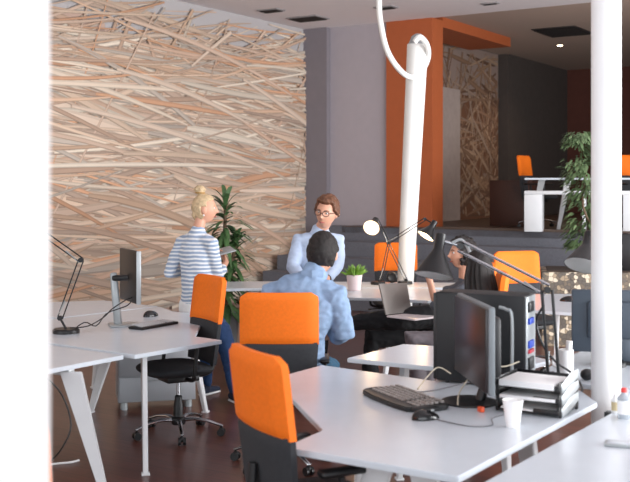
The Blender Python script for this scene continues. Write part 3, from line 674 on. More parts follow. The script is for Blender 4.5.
for k, q in enumerate(([(.50, 5.02, .75), (.56, 5.1, .80), (.62, 5.17, .83), (.68, 5.16, .8)], [(.44, 5.0, .745), (.52, 4.98, .745), (.62, 5.03, .75), (.75, 5.0, .79)], [(.64, 4.62, .76), (.66, 4.7, .80), (.74, 4.85, .86), (.82, 5.02, .90)], [(.82, 4.98, .9), (.90, 4.96, .87), (.99, 4.99, .89)])):
    mb = MB(); mb.tube(q, .0035, 6)
    tag(mb.build('cable', [mat('beige cable', (200, 190, 170), .5), mat('grey cable', 0), mat('beige cable', 0), mat('beige cable', 0)][k]), ['beige cable looping up left of the computer tower', 'grey cable lying behind the large black keyboard', 'beige cable rising from the orange plug', 'beige cable hanging between the screen and the tower'][k], 'cable')
pp = P(482, 412, 4.6); pp = Vector((.735, 4.56, DZ+.012)); mb = MB(); mb.box(pp, (.022, .03, .024), RZ(.5), .005)
tag(mb.build('plug', mat('orange plastic', (232, 92, 50), .4)), 'small orange cable plug on the desk left of the white cup', 'plug')
# cup
c = Vector((.822, 4.28, DZ)); t = thing('paper_cup', 'plain white disposable cup on the foreground desk', 'cup', c)
MB().lathe([(.027, .0), (.028, .003), (.042, .108), (.044, .110), (.044, .113), (.0405, .113), (.026, .006), (0, .006)], Matrix.Translation(c), 36).build('cup', mat('cup plastic', (244, 244, 244), .35, var=.005), t)
# letter trays
t = thing('letter_tray', 'stack of black letter trays filled with paper on the foreground desk', 'tray', (1.02, 4.72, DZ))
n0 = Vector((1.048, 4.425, 0)); ux = -U; vy = V; Wt, Dt = .29, .25
for k in range(3):
    z = DZ+.012+k*.052; cc_ = n0+ux*Wt/2+vy*Dt/2
    tr = MB().box(cc_+Vector((0, 0, z)), (Wt, Dt, .006), RZ(RA), .002)
    tr.box(cc_+ux*Wt/2+Vector((0, 0, z+.018)), (.006, Dt, .036), RZ(RA), .002); tr.box(cc_-ux*Wt/2+Vector((0, 0, z+.018)), (.006, Dt, .036), RZ(RA), .002)
    tr.box(cc_+vy*Dt/2+Vector((0, 0, z+.018)), (Wt, .006, .036), RZ(RA), .002)
    tr.box(cc_-vy*Dt/2-ux*Wt*.30+Vector((0, 0, z+.010)), (Wt*.4, .008, .022), RZ(RA), .003); tr.build('tray', black, t)
for x in (0, 1):
    for y in (.02, Dt-.02): MB().box(n0+ux*Wt*x+vy*y+Vector((0, 0, DZ+.075)), (.012, .02, .15), RZ(RA), .003).build('post', black, t)
mb = MB()
for k in range(3): mb.loft([n0-ux*.006+vy*.02+Vector((0, 0, DZ+.02+k*.052)), n0-ux*.012+vy*.12+Vector((0, 0, DZ+.05+k*.052)), n0-ux*.006+vy*.23+Vector((0, 0, DZ+.06+k*.052))], [(.004, .022), (.004, .03), (.004, .02)], 10, (0, 0, 1))
mb.build('side_guard', silver, t)
for k, (n_, th) in enumerate(((1, .008), (1, .014), (1, .026))):
    mb = MB(); cc_ = n0+ux*Wt/2+vy*Dt*.46
    for j in range(n_): mb.box(cc_-vy*(.02 if k else 0)+Vector((0, 0, DZ+.0155+k*.052+th/2)), (Wt*.86, Dt*.88, th), RZ(RA+(.05 if k == 1 else 0)), .001)
    tag(mb.build('paper_stack', paper), ['thin white paper stack in the lowest letter tray', 'white paper stack in the middle letter tray', 'thick white paper stack in the top letter tray'][k], 'paper', 'papers in the letter trays')
# things behind the trays
c = Vector((1.335, 5.48, DZ)); t = thing('pen_cup', 'white mug holding a roll of paper beside the slim round pillar', 'mug', c)
MB().lathe([(.036, 0), (.04, .004), (.040, .13), (.036, .13), (.034, .01), (0, .01)], Matrix.Translation(c)).build('mug', paper, t)
mb = MB(); mb.tube([c+Vector((-.036, 0, .1)), c+Vector((-.068, 0, .09)), c+Vector((-.068, 0, .05)), c+Vector((-.038, 0, .035))], .006); mb.build('handle', paper, t)
mb = MB(); mb.cyl(c+Vector((.01, 0, .012)), c+Vector((.018, 0, .175)), .017); tag(mb.build('paper_roll', paper), 'white paper roll sticking out of the white mug', 'paper')
mb = MB(); mb.tube([P(544, 305, 5.2), P(536, 322, 5.25), P(543, 345, 5.25), P(556, 362, 5.25), P(573, 374, 5.3), P(582, 388, 5.12), P(578, 397, 5.05), P(566, 400, 4.98)], .006, 8)
o = mb.build('cable', black); tag(o, 'thick black lamp cable drooping beside the slim round pillar', 'cable')
def blob(name, cat, label, c, r, m, lid=None):
    mb = MB(); mb.sphere(c+Vector((0, 0, r[2])), r, None, 3); tag(mb.build(name, m), label, cat)
blob('camera', 'camera', 'rounded black web camera on the desk just left of the slim pillar', Vector((1.40, 5.30, DZ)), (.035, .03, .03), black)
blob('sharpener', 'pencil sharpener', 'rounded dark desk gadget behind the slim round pillar', Vector((1.78, 5.3, DZ)), (.03, .03, .03), black)
mb = MB(); mb.box((2.0, 5.5, DZ+.03), (.2, .14, .06), RZ(.2), .01); tag(mb.build('storage_box', mat('cream card', (224, 214, 176), .7)), 'cream storage box at the right edge behind the slim pillar', 'box')
mb = MB(); q = P(604, 380, 5.3); mb.box((1.46, 5.22, DZ+.03), (.06, .05, .06), None, .005); tag(mb.build('storage_box', paper), 'small white box at the foot of the slim round pillar', 'box')
# bottles on the lower right desk
def bottle(label, px, py, h, r, m, capm, lab=None):
    d = (CH-DZ)*F/(py-HY); c = P(px, py, d); c.z = DZ; t = thing('bottle', label, 'bottle', c)
    MB().lathe([(r*.9, 0), (r, .004), (r, h*.68), (r*.45, h*.82), (r*.4, h*.86), (0, h*.86)], Matrix.Translation(c), 24).build('body', m, t)
    MB().cyl(c+Vector((0, 0, h*.86)), c+Vector((0, 0, h)), r*.5, r*.45).build('cap', capm, t)
    if lab: MB().lathe([(r*1.012, h*.15), (r*1.012, h*.6), (r*.99, h*.6), (r*.99, h*.15)], Matrix.Translation(c), 24).build('bottle_label', lab, t)
bottle('small bottle with a beige label on the lower right desk', 615, 413, .085, .016, paper, paper, mat('beige label', (206, 190, 150), .7))
bottle('frosted bottle with a red cap at the right edge', 624, 418, .13, .028, mat('frosted plastic', (196, 204, 212), .25, trans=.3), mat('red cap', (220, 60, 56), .4), paper)
mb = MB(); mb.box((1.318, 4.56+.06, .70), (.03, .05, .06), RZ(-.57), .004); o = mb.build('socket_box', black); tag(o, 'black socket box in the gap below the slim round pillar', 'socket')
o.location = (0.0, 0.0, 0.0)
d = (CH-DZ)*F/(446-HY); c = P(621, 446, d); c.z = DZ
t = thing('phone', 'thin grey phone lying on the lower right desk', 'phone', c)
MB().box(c+Vector((.02, 0, .006)), (.16, .075, .011), RZ(-.35), .004).build('body', silver, t)
MB().box(c+Vector((.02, 0, .0125)), (.14, .06, .002), RZ(-.35), .0008).build('display', white_lam, t)
c = P(392, 277, 10.6); c.z = DZ+.058
mb = MB(); mb.lathe([(.0, -.03), (.05, -.028), (.058, -.01), (.058, .02), (.04, .03), (.02, .02), (0, .022)], Matrix.Translation(c) @ Matrix.Rotation(math.radians(90), 4, 'X')); tag(mb.build('clock', black), 'round black desk clock behind the lit lamps', 'clock')
c = P(568, 300, 8.9); c.z = DZ; mouse('black computer mouse on the middle right desk before the pebble planter', c, 1.2, 1.3)
mb = MB(); mb.box((-1.02+.5, 14.4, .3), (.5, .3, .6), RZ(RA), .01)
bm_ = mb.bm; bm_.free()

# ---------------------------------------------------------------- people
def headfn(v):
    x, y, z = v          # y front
    X, Y, Z = x*.074, y*.094, z*.112
    if z < 0:
        k = 1-.30*min(1, -z)**1.4; X *= k; Y *= 1-.12*(-z)
        if y > 0: Y += .012*(-z)*y
        if y < 0: Y *= 1-.3*(-z)
    if z > 0: Y += -.006*z
    def g(cx, cz, sx, sz): return math.exp(-((X-cx)/sx)**2-((Z-cz)/sz)**2) if y > 0 else 0
    Y += .024*g(0, -.018, .010, .013)+.012*g(0, .004, .008, .02)
    Y -= .010*(g(.030, .012, .014, .010)+g(-.030, .012, .014, .010))
    Y += .005*(g(.028, .030, .02, .007)+g(-.028, .030, .02, .007)) + .006*g(0, -.052, .020, .006) + .005*g(0, -.066, .018, .006) - .004*g(0, -.059, .018, .003)
    Y += .008*g(0, -.095, .018, .014)
    return Vector((X, Y, Z))
class Person:
    def __init__(s, label, loc, head, yaw, pitch=0, roll=0, sc=1):
        s.t = thing('person', label, 'person', loc)
        s.hc = Vector(head); s.hr = (RZ(yaw-math.pi/2) @ Matrix.Rotation(pitch, 3, 'X') @ Matrix.Rotation(roll, 3, 'Y')); s.sc = sc
        s.b = MB(); s.b.sphere(s.hc, 1, s.hr @ Matrix.Scale(sc, 3), 5, headfn)
        for q in (-1, 1): s.b.sphere(s.h((q*.076, -.008, -.008)), (.010, .020, .032), s.hr @ RZ(q*-.3))
    def h(s, p): return s.hc + s.hr @ (Vector(p)*s.sc)
    def neck(s, base, k=1): s.b.loft([base, (Vector(base)+s.h((0, -.02, -.05)))/2, s.h((0, -.02, -.05))], [.062*k, .054*k, .054*k]); return s
    def limb(s, pts, r): s.b.loft(pts, r); return s
    def hand(s, wrist, d, palm_n, curl=.6, L=.18):
        d = Vector(d).normalized(); n = Vector(palm_n); n = (n-d*n.dot(d)).normalized(); side = d.cross(n)
        w = Vector(wrist); s.b.loft([w, w+d*.045, w+d*.09], [(.026, .018), (.040, .016), (.040, .014)], 12, n)
        for k in range(4):
            base = w+d*.085+side*(-.029+.0195*k); ln = (.068, .078, .074, .058)[k]
            p1 = base+(d*math.cos(curl*.4)+n*math.sin(curl*.4))*ln*.45; p2 = p1+(d*math.cos(curl)+n*math.sin(curl))*ln*.33; p3 = p2+(d*math.cos(curl*1.6)+n*math.sin(curl*1.6))*ln*.25
            s.b.loft([base-d*.02, base, p1, p2, p3], [.009, .009, .0085, .008, .0065], 8)
        b0 = w+d*.03-side*.03; p1 = b0+(d*.6-side*.7+n*.3).normalized()*.04; p2 = p1+(d*.9-side*.3+n*.5).normalized()*.03
        s.b.loft([w+d*.02-side*.015, b0, p1, p2], [.012, .012, .010, .008], 8); return s
    def finish(s, voxel=.0065): return s.b.remesh('body', skin, s.t, voxel, 2)
    def face(s, brow=hair_d, glasses=False):
        for q in (-1, 1):
            e = MB().sphere(s.h((q*.030, .074, .012)), .0098*s.sc).build('eye', mat('eye white', (225, 220, 215), .3), s.t)
            MB().sphere(s.h((q*.030, .0808, .012)), .0052*s.sc).build('iris', mat('iris', (50, 40, 34), .3), e)
            MB().loft([s.h((q*.014, .091, .030)), s.h((q*.030, .090, .036)), s.h((q*.046, .078, .031))], [(.003, .003)]*3, 6).build('eyebrow', brow, s.t)
        MB().loft([s.h((-.022, .083, -.058)), s.h((0, .092, -.057)), s.h((.022, .083, -.058))], [(.003, .003), (.005, .006), (.003, .003)], 8).build('lips', mat('lips', (176, 96, 88), .5), s.t)
        if glasses:
            mb = MB()
            for q in (-1, 1):
                pts = [s.h((q*.032+.025*math.cos(a*math.pi/8), .101, .012+.019*math.sin(a*math.pi/8))) for a in range(17)]
                mb.tube(pts, .0028, 6, 1); mb.tube([s.h((q*.057, .10, .017)), s.h((q*.078, .04, .014)), s.h((q*.080, -.01, .008))], .0026, 6)
            mb.tube([s.h((-.008, .102, .014)), s.h((.008, .102, .014))], .0028, 6, 1); mb.build('glasses', mat('tortoise frame', (58, 34, 26), .3), s.t)
    def hair(s, m, fn, grow=.012, bump=.006, freq=30, extra=None, voxel=.006):
        mb = MB(); b = bmesh.new(); bmesh.ops.create_icosphere(b, subdivisions=5, radius=1)
        kill = []
        for v in b.verts:
            x, y, z = v.co
            p = headfn(v.co); keep = fn(x, y, z)
            g = grow*keep if keep > 0 else -.012
            n = Vector((p.x/.074, p.y/.094, p.z/.112)).normalized()
            v.co = p+n*(g+(bump*noise.noise(v.co*freq/10) if keep > 0 else 0))
        mb._merge(b, Matrix.Translation(s.hc) @ (s.hr @ Matrix.Scale(s.sc, 3)).to_4x4())
        if extra: extra(mb)
        return mb.remesh('hair', m, s.t, voxel, 1)
def garment(name, m, t, parts, voxel=.009, fold=.006, fs=.09, smooth=4):
    mb = MB()
    for p in parts: mb.loft(*p)
    return mb.remesh(name, m, t, voxel, smooth, fold, fs)
def shoe(t, ankle, d, m, sole):
    d = Vector(d).normalized(); a = Vector((ankle[0], ankle[1], ankle[2]))
    mb = MB(); mb.loft([a-d*.06-Vector((0, 0, .045)), a-Vector((0, 0, .04)), a+d*.07-Vector((0, 0, .05)), a+d*.15-Vector((0, 0, .058))], [(.034, .035), (.036, .042), (.042, .030), (.038, .022)], 14, (0, 0, 1))
    mb.loft([a+Vector((0, 0, -.04)), a+Vector((0, 0, .01))], [.042, .04]); o = mb.remesh('shoe', m, t, .008, 2)
    mb = MB(); mb.loft([a-d*.06-Vector((0, 0, .078)), a+d*.05-Vector((0, 0, .078)), a+d*.15-Vector((0, 0, .078))], [(.036, .012), (.043, .012), (.04, .012)], 14, (0, 0, 1)); mb.build('sole', sole, o)

# --- standing woman with the bun
D = 8.35
w = Person('blonde woman with a hair bun in a striped top standing behind the left desk', (P(200, 300, D+.1).x, D+.1, 0), P(204.5, 209, D+.02), math.radians(8), math.radians(-3), 0, 1.02)
nb = P(198, 231, D-.0); w.neck(nb, .84)
Ls, Rs = P(181, 243, D+.10), P(212, 243, D-.10)
Le, Re = P(169, 274, D+.05), P(217, 278, D+.0)
Lw, Rw = P(196, 268, D+.36), P(226, 262, D+.22)
pel = P(199, 312, D+.05)
w.limb([pel, P(198, 285, D), P(197, 250, D), nb], [(.13, .09), (.09, .07), (.09, .06), (.05, .045)])
w.limb([Ls, Le, Lw], [.034, .032, .025]); w.limb([Rs, Re, Rw], [.034, .032, .025])
w.hand(Rw, P(222, 254, D+.25)-Rw+Vector((0, .05, 0)), (-1, 0, .2), .8); w.hand(Lw, Vector((.8, .35, .1)), (0, 0, 1), .6)
w.face(hair_y)
fl = lambda px, d: Vector(((px-HX)/F*d, d, 0))
RkN, RaN = P(228, 352, D-.0), P(235, 396, D-.08); RaN.z = .09
LkN, LaN = P(205, 355, D+.15), P(206, 395, D+.2); LaN.z = .09
w.limb([pel+Vector((.08, -.03, 0)), RkN, RaN], [.085, .055, .04]); w.limb([pel+Vector((-.08, .03, 0)), LkN, LaN], [.085, .055, .04])
w.finish()
stripe = bpy.data.materials.new('striped jersey'); stripe.use_nodes = True; nt = stripe.node_tree; b = nt.nodes['Principled BSDF']; b.inputs['Roughness'].default_value = .85
tc = nt.nodes.new('ShaderNodeTexCoord'); sx = nt.nodes.new('ShaderNodeSeparateXYZ'); nt.links.new(tc.outputs['Object'], sx.inputs[0])
md = nt.nodes.new('ShaderNodeMath'); md.operation = 'MULTIPLY_ADD'; md.inputs[1].default_value = 31; nzn = nt.nodes.new('ShaderNodeTexNoise'); nzn.inputs['Scale'].default_value = 6
nt.links.new(tc.outputs['Object'], nzn.inputs['Vector']); nt.links.new(sx.outputs['Z'], md.inputs[0]); nt.links.new(nzn.outputs['Fac'], md.inputs[2])
fr = nt.nodes.new('ShaderNodeMath'); fr.operation = 'FRACT'; nt.links.new(md.outputs[0], fr.inputs[0])
rp = nt.nodes.new('ShaderNodeValToRGB'); rp.color_ramp.elements[0].position = .40; rp.color_ramp.elements[0].color = lin((232, 234, 236)); rp.color_ramp.elements[1].position = .48; rp.color_ramp.elements[1].color = lin((150, 168, 192))
nt.links.new(fr.outputs[0], rp.inputs[0]); nt.links.new(rp.outputs[0], b.inputs['Base Color'])
bk = Vector((.45, .89, 0))
garment('top', stripe, w.t, [([pel+Vector((0, 0, .05)), P(198, 290, D), P(196.5, 270, D), P(196.5, 253, D), P(197, 240, D), nb+Vector((0, 0, -.01))], [(.165, .13), (.135, .11), (.135, .11), (.15, .11), (.115, .08), (.068, .062)], 20, bk),
    ([nb+Vector((0, 0, -.04)), Ls, (Ls+Le)/2, Le, Le+(Lw-Le)*.35], [.05, .055, .052, .048, .044]), ([nb+Vector((0, 0, -.04)), Rs, (Rs+Re)/2, Re, Re+(Rw-Re)*.55], [.05, .055, .052, .048, .042])], .009, .005)
garment('shirt_hem', paper, w.t, [([pel+Vector((0, 0, -.06)), pel+Vector((0, 0, .075))], [(.175, .14), (.172, .14)], 20, bk)], .01, .003)
garment('jeans', jeans, w.t, [([pel+Vector((0, 0, .02)), pel+Vector((0, 0, -.1))], [(.16, .12), (.165, .125)], 18, bk), ([pel+Vector((.08, -.03, -.05)), (pel+RkN)/2+Vector((.06, 0, 0)), RkN, RaN+Vector((0, 0, .02))], [.098, .088, .066, .052]), ([pel+Vector((-.08, .03, -.05)), (pel+LkN)/2, LkN, LaN+Vector((0, 0, .02))], [.095, .085, .064, .05])], .01, .005)
navy = mat('navy canvas', (26, 34, 54), .8); shoe(w.t, RaN, (.5, -.85, 0), navy, paper); shoe(w.t, LaN, (.5, .8, 0), navy, paper)
def bun(mb):
    mb.sphere(w.h((0, -.045, .150)), (.042, .045, .040), w.hr); mb.loft([w.h((0, -.03, .10)), w.h((0, -.04, .13))], [.03, .024])
    for k in range(7):
        a = k*.9; mb.loft([w.h((.03*math.cos(a), -.045+.03*math.sin(a), .135)), w.h((.042*math.cos(a+1), -.045+.044*math.sin(a+1), .155)), w.h((.02*math.cos(a+2), -.045+.02*math.sin(a+2), .18))], [.010, .012, .008], 8)
    mb.loft([w.h((.0, -.075, -.02)), w.h((0, -.085, -.06)), w.h((0, -.07, -.09))], [(.05, .02), (.035, .014), (.012, .006)], 10, w.hr @ Vector((0, 1, 0)))
w.hair(hair_y, lambda x, y, z: (1 if (y < .15 and z > -.45+y*1.1 and not (abs(x) > .8 and -.35 < z < .18 and y > -.3)) or z > .62+.25*(y-.5) else -1), .012, .003, 25, bun)
MB().tube([w.h((.034*math.cos(a), -.042+.036*math.sin(a), .127)) for a in [k*math.pi/8 for k in range(17)]], .006, 8, 1).build('hair_tie', mat('tie', (170, 130, 70), .6), w.t)
MB().sphere(w.h((-.083, -.006, -.048)), .007).build('earring', paper, w.t); MB().sphere(w.h((.083, -.006, -.048)), .007).build('earring', paper, w.t)
# tablet in her hands
c = P(223.5, 251, D+.30); t = thing('tablet', 'slim pale tablet held by the standing woman', 'tablet', c)
rot = RZ(.3) @ Matrix.Rotation(math.radians(-14), 3, 'Y') @ Matrix.Rotation(math.radians(7), 3, 'X')
MB().box(c, (.17, .22, .010), rot, .004).build('body', silver, t); MB().box(c+rot @ Vector((0, 0, .0055)), (.15, .19, .002), rot, .0008).build('display', silver, t)

# --- standing man with glasses
D = 8.6
m1 = Person('brown-haired man with glasses in a pale blue shirt leaning forward beyond the seated man', (P(312, 300, D+.1).x, D+.1, 0), P(326.5, 212.5, D-.12), math.radians(-112), math.radians(-9), math.radians(-9), 1.12)
nb = P(320, 231, D-.02); m1.neck(nb)
Ls, Rs = P(299, 242, D-.0), P(338, 242, D+.02)
Le, Re = P(293, 267, D-.1), P(337, 266, D-.08); Lw, Rw = P(305, 284, D-.32), P(326, 280, D-.32)
pel = P(312, 290, D+.2); pel.z = .93
m1.limb([pel, (pel+nb)/2, nb], [(.13, .09), (.10, .08), (.05, .05)])
m1.limb([Ls, Le, Lw], [.05, .04, .028]); m1.limb([Rs, Re, Rw], [.05, .04, .028])
m1.hand(Rw, Lw-Rw+Vector((0, 0, -.05)), (0, -1, .2), .7); m1.hand(Lw, Rw-Lw+Vector((0, .03, -.08)), (0, 1, 0), .6)
lk, la = Vector((pel.x-.11, D+.08, .5)), Vector((pel.x-.13, D+.15, .09)); rk, ra_ = Vector((pel.x+.07, D+.08, .5)), Vector((pel.x+.06, D+.2, .09))
m1.limb([pel+Vector((-.09, 0, 0)), lk, la], [.085, .06, .045]); m1.limb([pel+Vector((.09, 0, 0)), rk, ra_], [.085, .06, .045]); m1.face(hair_b, True); m1.finish()
fy = (0, 1, .25)
garment('shirt', shirtb, m1.t, [([pel+Vector((0, 0, -.02)), P(314, 275, D+.08), P(317, 255, D+.02), P(319, 241, D), nb+Vector((0, 0, -.03)), nb+Vector((0, -.01, .0))], [(.17, .13), (.17, .13), (.19, .135), (.185, .115), (.085, .075), (.074, .068)], 20, fy),
    ([nb+Vector((0, 0, -.06)), Ls, (Ls+Le)/2, Le, Lw+(Le-Lw)*.2], [.06, .075, .062, .055, .045]), ([nb+Vector((0, 0, -.06)), Rs, (Rs+Re)/2, Re, Rw+(Re-Rw)*.25], [.06, .075, .062, .055, .045])], .009, .005)
garment('trousers', blackc, m1.t, [([pel+Vector((-.02, 0, .03)), pel+Vector((0, 0, -.08))], [(.165, .125), (.17, .13)], 18, (0, 1, 0)), ([pel+Vector((-.09, 0, -.05)), lk, la+Vector((0, 0, .02))], [.098, .072, .06]), ([pel+Vector((.09, 0, -.05)), rk, ra_+Vector((0, 0, .02))], [.098, .072, .06])], .01, .005)
shoe(m1.t, la, (-.2, -1, 0), black, black); shoe(m1.t, ra_, (.2, -1, 0), black, black)
for q in (-1, 1): MB().box(nb+Vector((q*.045, -.055, -.005)), (.07, .012, .045), RZ(q*.5) @ Matrix.Rotation(q*.5, 3, 'Y'), .004).build('collar', shirtb, m1.t)
m1.hair(hair_b, lambda x, y, z: (1.4 if z > .55+.1*y else 1) if z > -.1+.75*max(y, -.2)+(.0 if abs(x) < .6 else .0) and not (y > .45 and z < .66) else -1, .020, .010, 60)
mb = MB(); mb.tube([Rw+(Re-Rw)*.06+Vector((.033*math.cos(a), .01*math.sin(a), .033*math.sin(a))) for a in [k*math.pi/6 for k in range(13)]], .008, 8, 1); mb.build('wristwatch', black, m1.t)

# --- seated man in denim
D = 6.45
m2 = Person('dark-haired man in a blue denim shirt seated with his back to the viewer', (-.1, D, 0), P(322.5, 253.5, D+.05), math.radians(80), math.radians(-4), math.radians(4), 1.15)
nb = P(312, 276, D+.0); m2.neck(nb)
pel = Vector((-.13, D+.02, .60)); Ls, Rs = P(272, 296, D+.03), P(334, 296, D-.03)
Le, Re = P(258, 336, D+.12), P(343, 330, D+.0); Lw, Rw = P(272, 350, D+.36), P(322, 336, D+.13)
Re = P(343, 334, D+.02)
m2.limb([pel, P(296, 330, D), P(303, 300, D), nb], [(.13, .10), (.12, .08), (.11, .07), (.055, .05)])
m2.limb([Ls, Le, Lw], [.055, .045, .03]); m2.limb([Rs, Re, Rw], [.055, .045, .03])
m2.hand(Rw, Vector((-.9, .3, -.1)), (0, -.3, -1), .6); m2.hand(Lw, Vector((.4, .9, 0)), (0, 0, -1), .5)
lk, la = Vector((-.22, D+.52, .52)), Vector((-.24, D+.60, .09)); rk, ra_ = Vector((.09, D+.5, .52)), Vector((.10, D+.52, .09))
m2.limb([pel+Vector((-.09, 0, -.02)), lk, la], [.09, .06, .045]); m2.limb([pel+Vector((.09, 0, -.02)), rk, ra_], [.09, .06, .045]); m2.face(); m2.finish()
fy = (.2, 1, 0)
garment('denim_shirt', denim, m2.t, [([pel+Vector((0, 0, -.03)), P(294, 335, D), P(300, 312, D), P(304, 296, D-.01), P(308, 285, D), nb+Vector((0, 0, -.02)), nb+Vector((.01, 0, .02))], [(.185, .14), (.19, .145), (.215, .15), (.215, .13), (.15, .10), (.085, .08), (.072, .07)], 22, fy),
    ([nb+Vector((-.02, 0, -.07)), Ls, (Ls+Le)/2, Le, Lw+(Le-Lw)*.4], [.07, .088, .074, .068, .055]), ([nb+Vector((.02, 0, -.07)), Rs, (Rs+Re)/2, Re, Rw+(Re-Rw)*.72], [.07, .09, .078, .072, .06])], .009, .009, .10)
mb = MB(); mb.loft([nb+Vector((-.085, .03, -.0)), nb+Vector((-.06, -.055, .015)), nb+Vector((.0, -.082, .02)), nb+Vector((.065, -.055, .018)), nb+Vector((.09, .03, 0))], [(.010, .024)]*5, 10, (0, 0, 1)); mb.build('collar', denim, m2.t)
garment('jeans', mat('teal jeans', (34, 78, 104), .85, var=.1), m2.t, [([pel+Vector((-.1, 0, -.03)), pel+Vector((.1, 0, -.03))], [.125, .125]), ([pel+Vector((-.09, .02, -.03)), lk, la+Vector((0, 0, .02))], [.105, .078, .058]), ([pel+Vector((.09, .02, -.03)), rk, ra_+Vector((0, 0, .02))], [.105, .078, .058])], .01, .005)
shoe(m2.t, la, (0, 1, 0), black, black); shoe(m2.t, ra_, (.1, 1, 0), black, black)
m2.hair(hair_d, lambda x, y, z: 1.2 if (z > -.55+max(y+.3, 0)*1.4) and not (abs(x) > .82 and -.45 < z < .1 and y > -.25) else -1, .013, .006, 70)

# --- person with the laptop (curly hair)
D = 8.45
p3 = Person('person with curly dark hair in black trousers sitting cross-legged with a laptop', (1.2, D+.1, 0), P(462, 254, D), math.radians(190), 0, 0, 1.06)
nb = P(466, 281, D+.02); p3.neck(nb)
pel = Vector((1.17, D+.1, .57)); Ns, Fs = P(468, 290, D-.14), P(466, 290, D+.2)
Ne, Nw = P(437, 310, D-.25), P(428.5, 276, D-.22); Fe, Fw = P(452, 316, D+.3), P(438, 306, D+.15)
p3.limb([pel, (pel+nb)/2, nb], [(.10, .12), (.09, .10), (.05, .05)])
p3.limb([Ns, Ne, Nw], [.05, .042, .027]); p3.limb([Fs, Fe, Fw], [.05, .04, .027])
p3.hand(Nw, Vector((.12, 0, 1)), (1, 0, 0), .9); p3.hand(Fw, Vector((-1, -.1, -.1)), (0, 0, -1), .5)
k1 = P(400, 319, D-.1); k2 = P(372, 338, D+.12); a1_ = P(342, 323, D-.02); a2_ = Vector((P(370, 300, D+.1).x, D+.1, .09))
p3.limb([pel+Vector((0, -.08, 0)), (pel+k1)/2+Vector((0, -.02, .05)), k1, a1_], [.06, .06, .05, .035]); p3.limb([pel+Vector((0, .08, 0)), k2, a2_], [.085, .06, .045])
p3.face(); p3.finish()
garment('jacket', mat('grey jacket', (84, 88, 96), .9, var=.1), p3.t, [([pel, (pel+nb)/2, P(466, 292, D+.02), nb+Vector((0, 0, -.02))], [(.13, .16), (.13, .185), (.10, .19), (.07, .08)], 20, (1, 0, 0)),
   ([nb+Vector((0, -.05, -.05)), Ns, (Ns+Ne)/2, Ne, Ne+(Nw-Ne)*.12], [.06, .072, .062, .056, .05]), ([nb+Vector((0, .05, -.05)), Fs, Fe, Fw+(Fe-Fw)*.2], [.06, .07, .055, .042])], .01, .006)
k1t = k1+Vector((0, 0, .0))
garment('trousers', blackc, p3.t, [([pel+Vector((0, -.08, 0)), pel+Vector((0, .08, 0))], [.13, .13]), ([pel+Vector((0, -.08, 0)), (pel+k1)/2+Vector((0, 0, .05)), k1, (k1+a1_)/2, a1_+Vector((.04, 0, 0))], [.11, .10, .088, .072, .055]), ([pel+Vector((0, .08, -.02)), k2, a2_+Vector((0, 0, .03))], [.11, .095, .075])], .01, .007)
for (aa, d_) in ((a1_, Vector((-.6, -.1, -.35))), ): 
    mb = MB(); mb.loft([aa, aa+d_.normalized()*.08, aa+d_.normalized()*.19], [(.045, .05), (.042, .042), (.036, .028)], 14); mb.remesh('shoe', black, p3.t, .008, 2)
shoe(p3.t, a2_, (-1, 0, 0), black, black)
def curls(mb):
    r2 = random.Random(3)
    for k in range(150):
        v = Vector((r2.gauss(0, 1), r2.gauss(0, 1), r2.gauss(0, 1))).normalized()
        if v.z < -.55 or (v.y > .35 and v.z < .55): continue
        p = headfn(v)*1.2; mb.sphere(p3.h(p), r2.uniform(.016, .028), None, 1)
p3.hair(hair_d, lambda x, y, z: 1.5 if z > -.6+max(y+.1, 0)*2 and not (y > .4 and z < .6) else -1, .016, .012, 60, curls)
# laptop on the lap
lc = P(414, 313, D-.12); lc = Vector((lc.x, D-.12, P(400, 311, D-.12).z+.0)); lc.z = .735
t = thing('laptop', 'open grey laptop resting on the lap of the person with curly hair', 'laptop', lc)
tl = P(378, 284, D-.32); tr = P(406, 283, D-.02); bl = P(385, 315, D-.34); brr = P(411, 312, D-.06)
mb = MB()
def plate(mb, q, th):
    a, b_, c_, d_ = q; n = (b_-a).cross(d_-a).normalized()*th
    bmx = bmesh.new(); v = [bmx.verts.new(p) for p in (a, b_, c_, d_, a+n, b_+n, c_+n, d_+n)]
    for f_ in ((0, 1, 2, 3), (7, 6, 5, 4), (0, 4, 5, 1), (1, 5, 6, 2), (2, 6, 7, 3), (3, 7, 4, 0)): bmx.faces.new([v[i] for i in f_])
    bmesh.ops.recalc_face_normals(bmx, faces=bmx.faces); bmesh.ops.bevel(bmx, geom=bmx.edges[:], offset=.003, segments=2, affect='EDGES'); mb._merge(bmx)
plate(mb, (bl, brr, tr, tl), .010); mb.build('lid', mat('laptop shell', (118, 112, 108), .4, .4), t)
sh_ = Vector((.235, -.02, .0))
mb = MB(); plate(mb, (bl+Vector((.012, 0, -.004)), brr+Vector((.012, 0, -.004)), brr+sh_+Vector((0, 0, -.03)), bl+sh_+Vector((0, 0, -.03))), .014); mb.build('keyboard_deck', mat('laptop deck', (212, 200, 200), .4, .2), t)

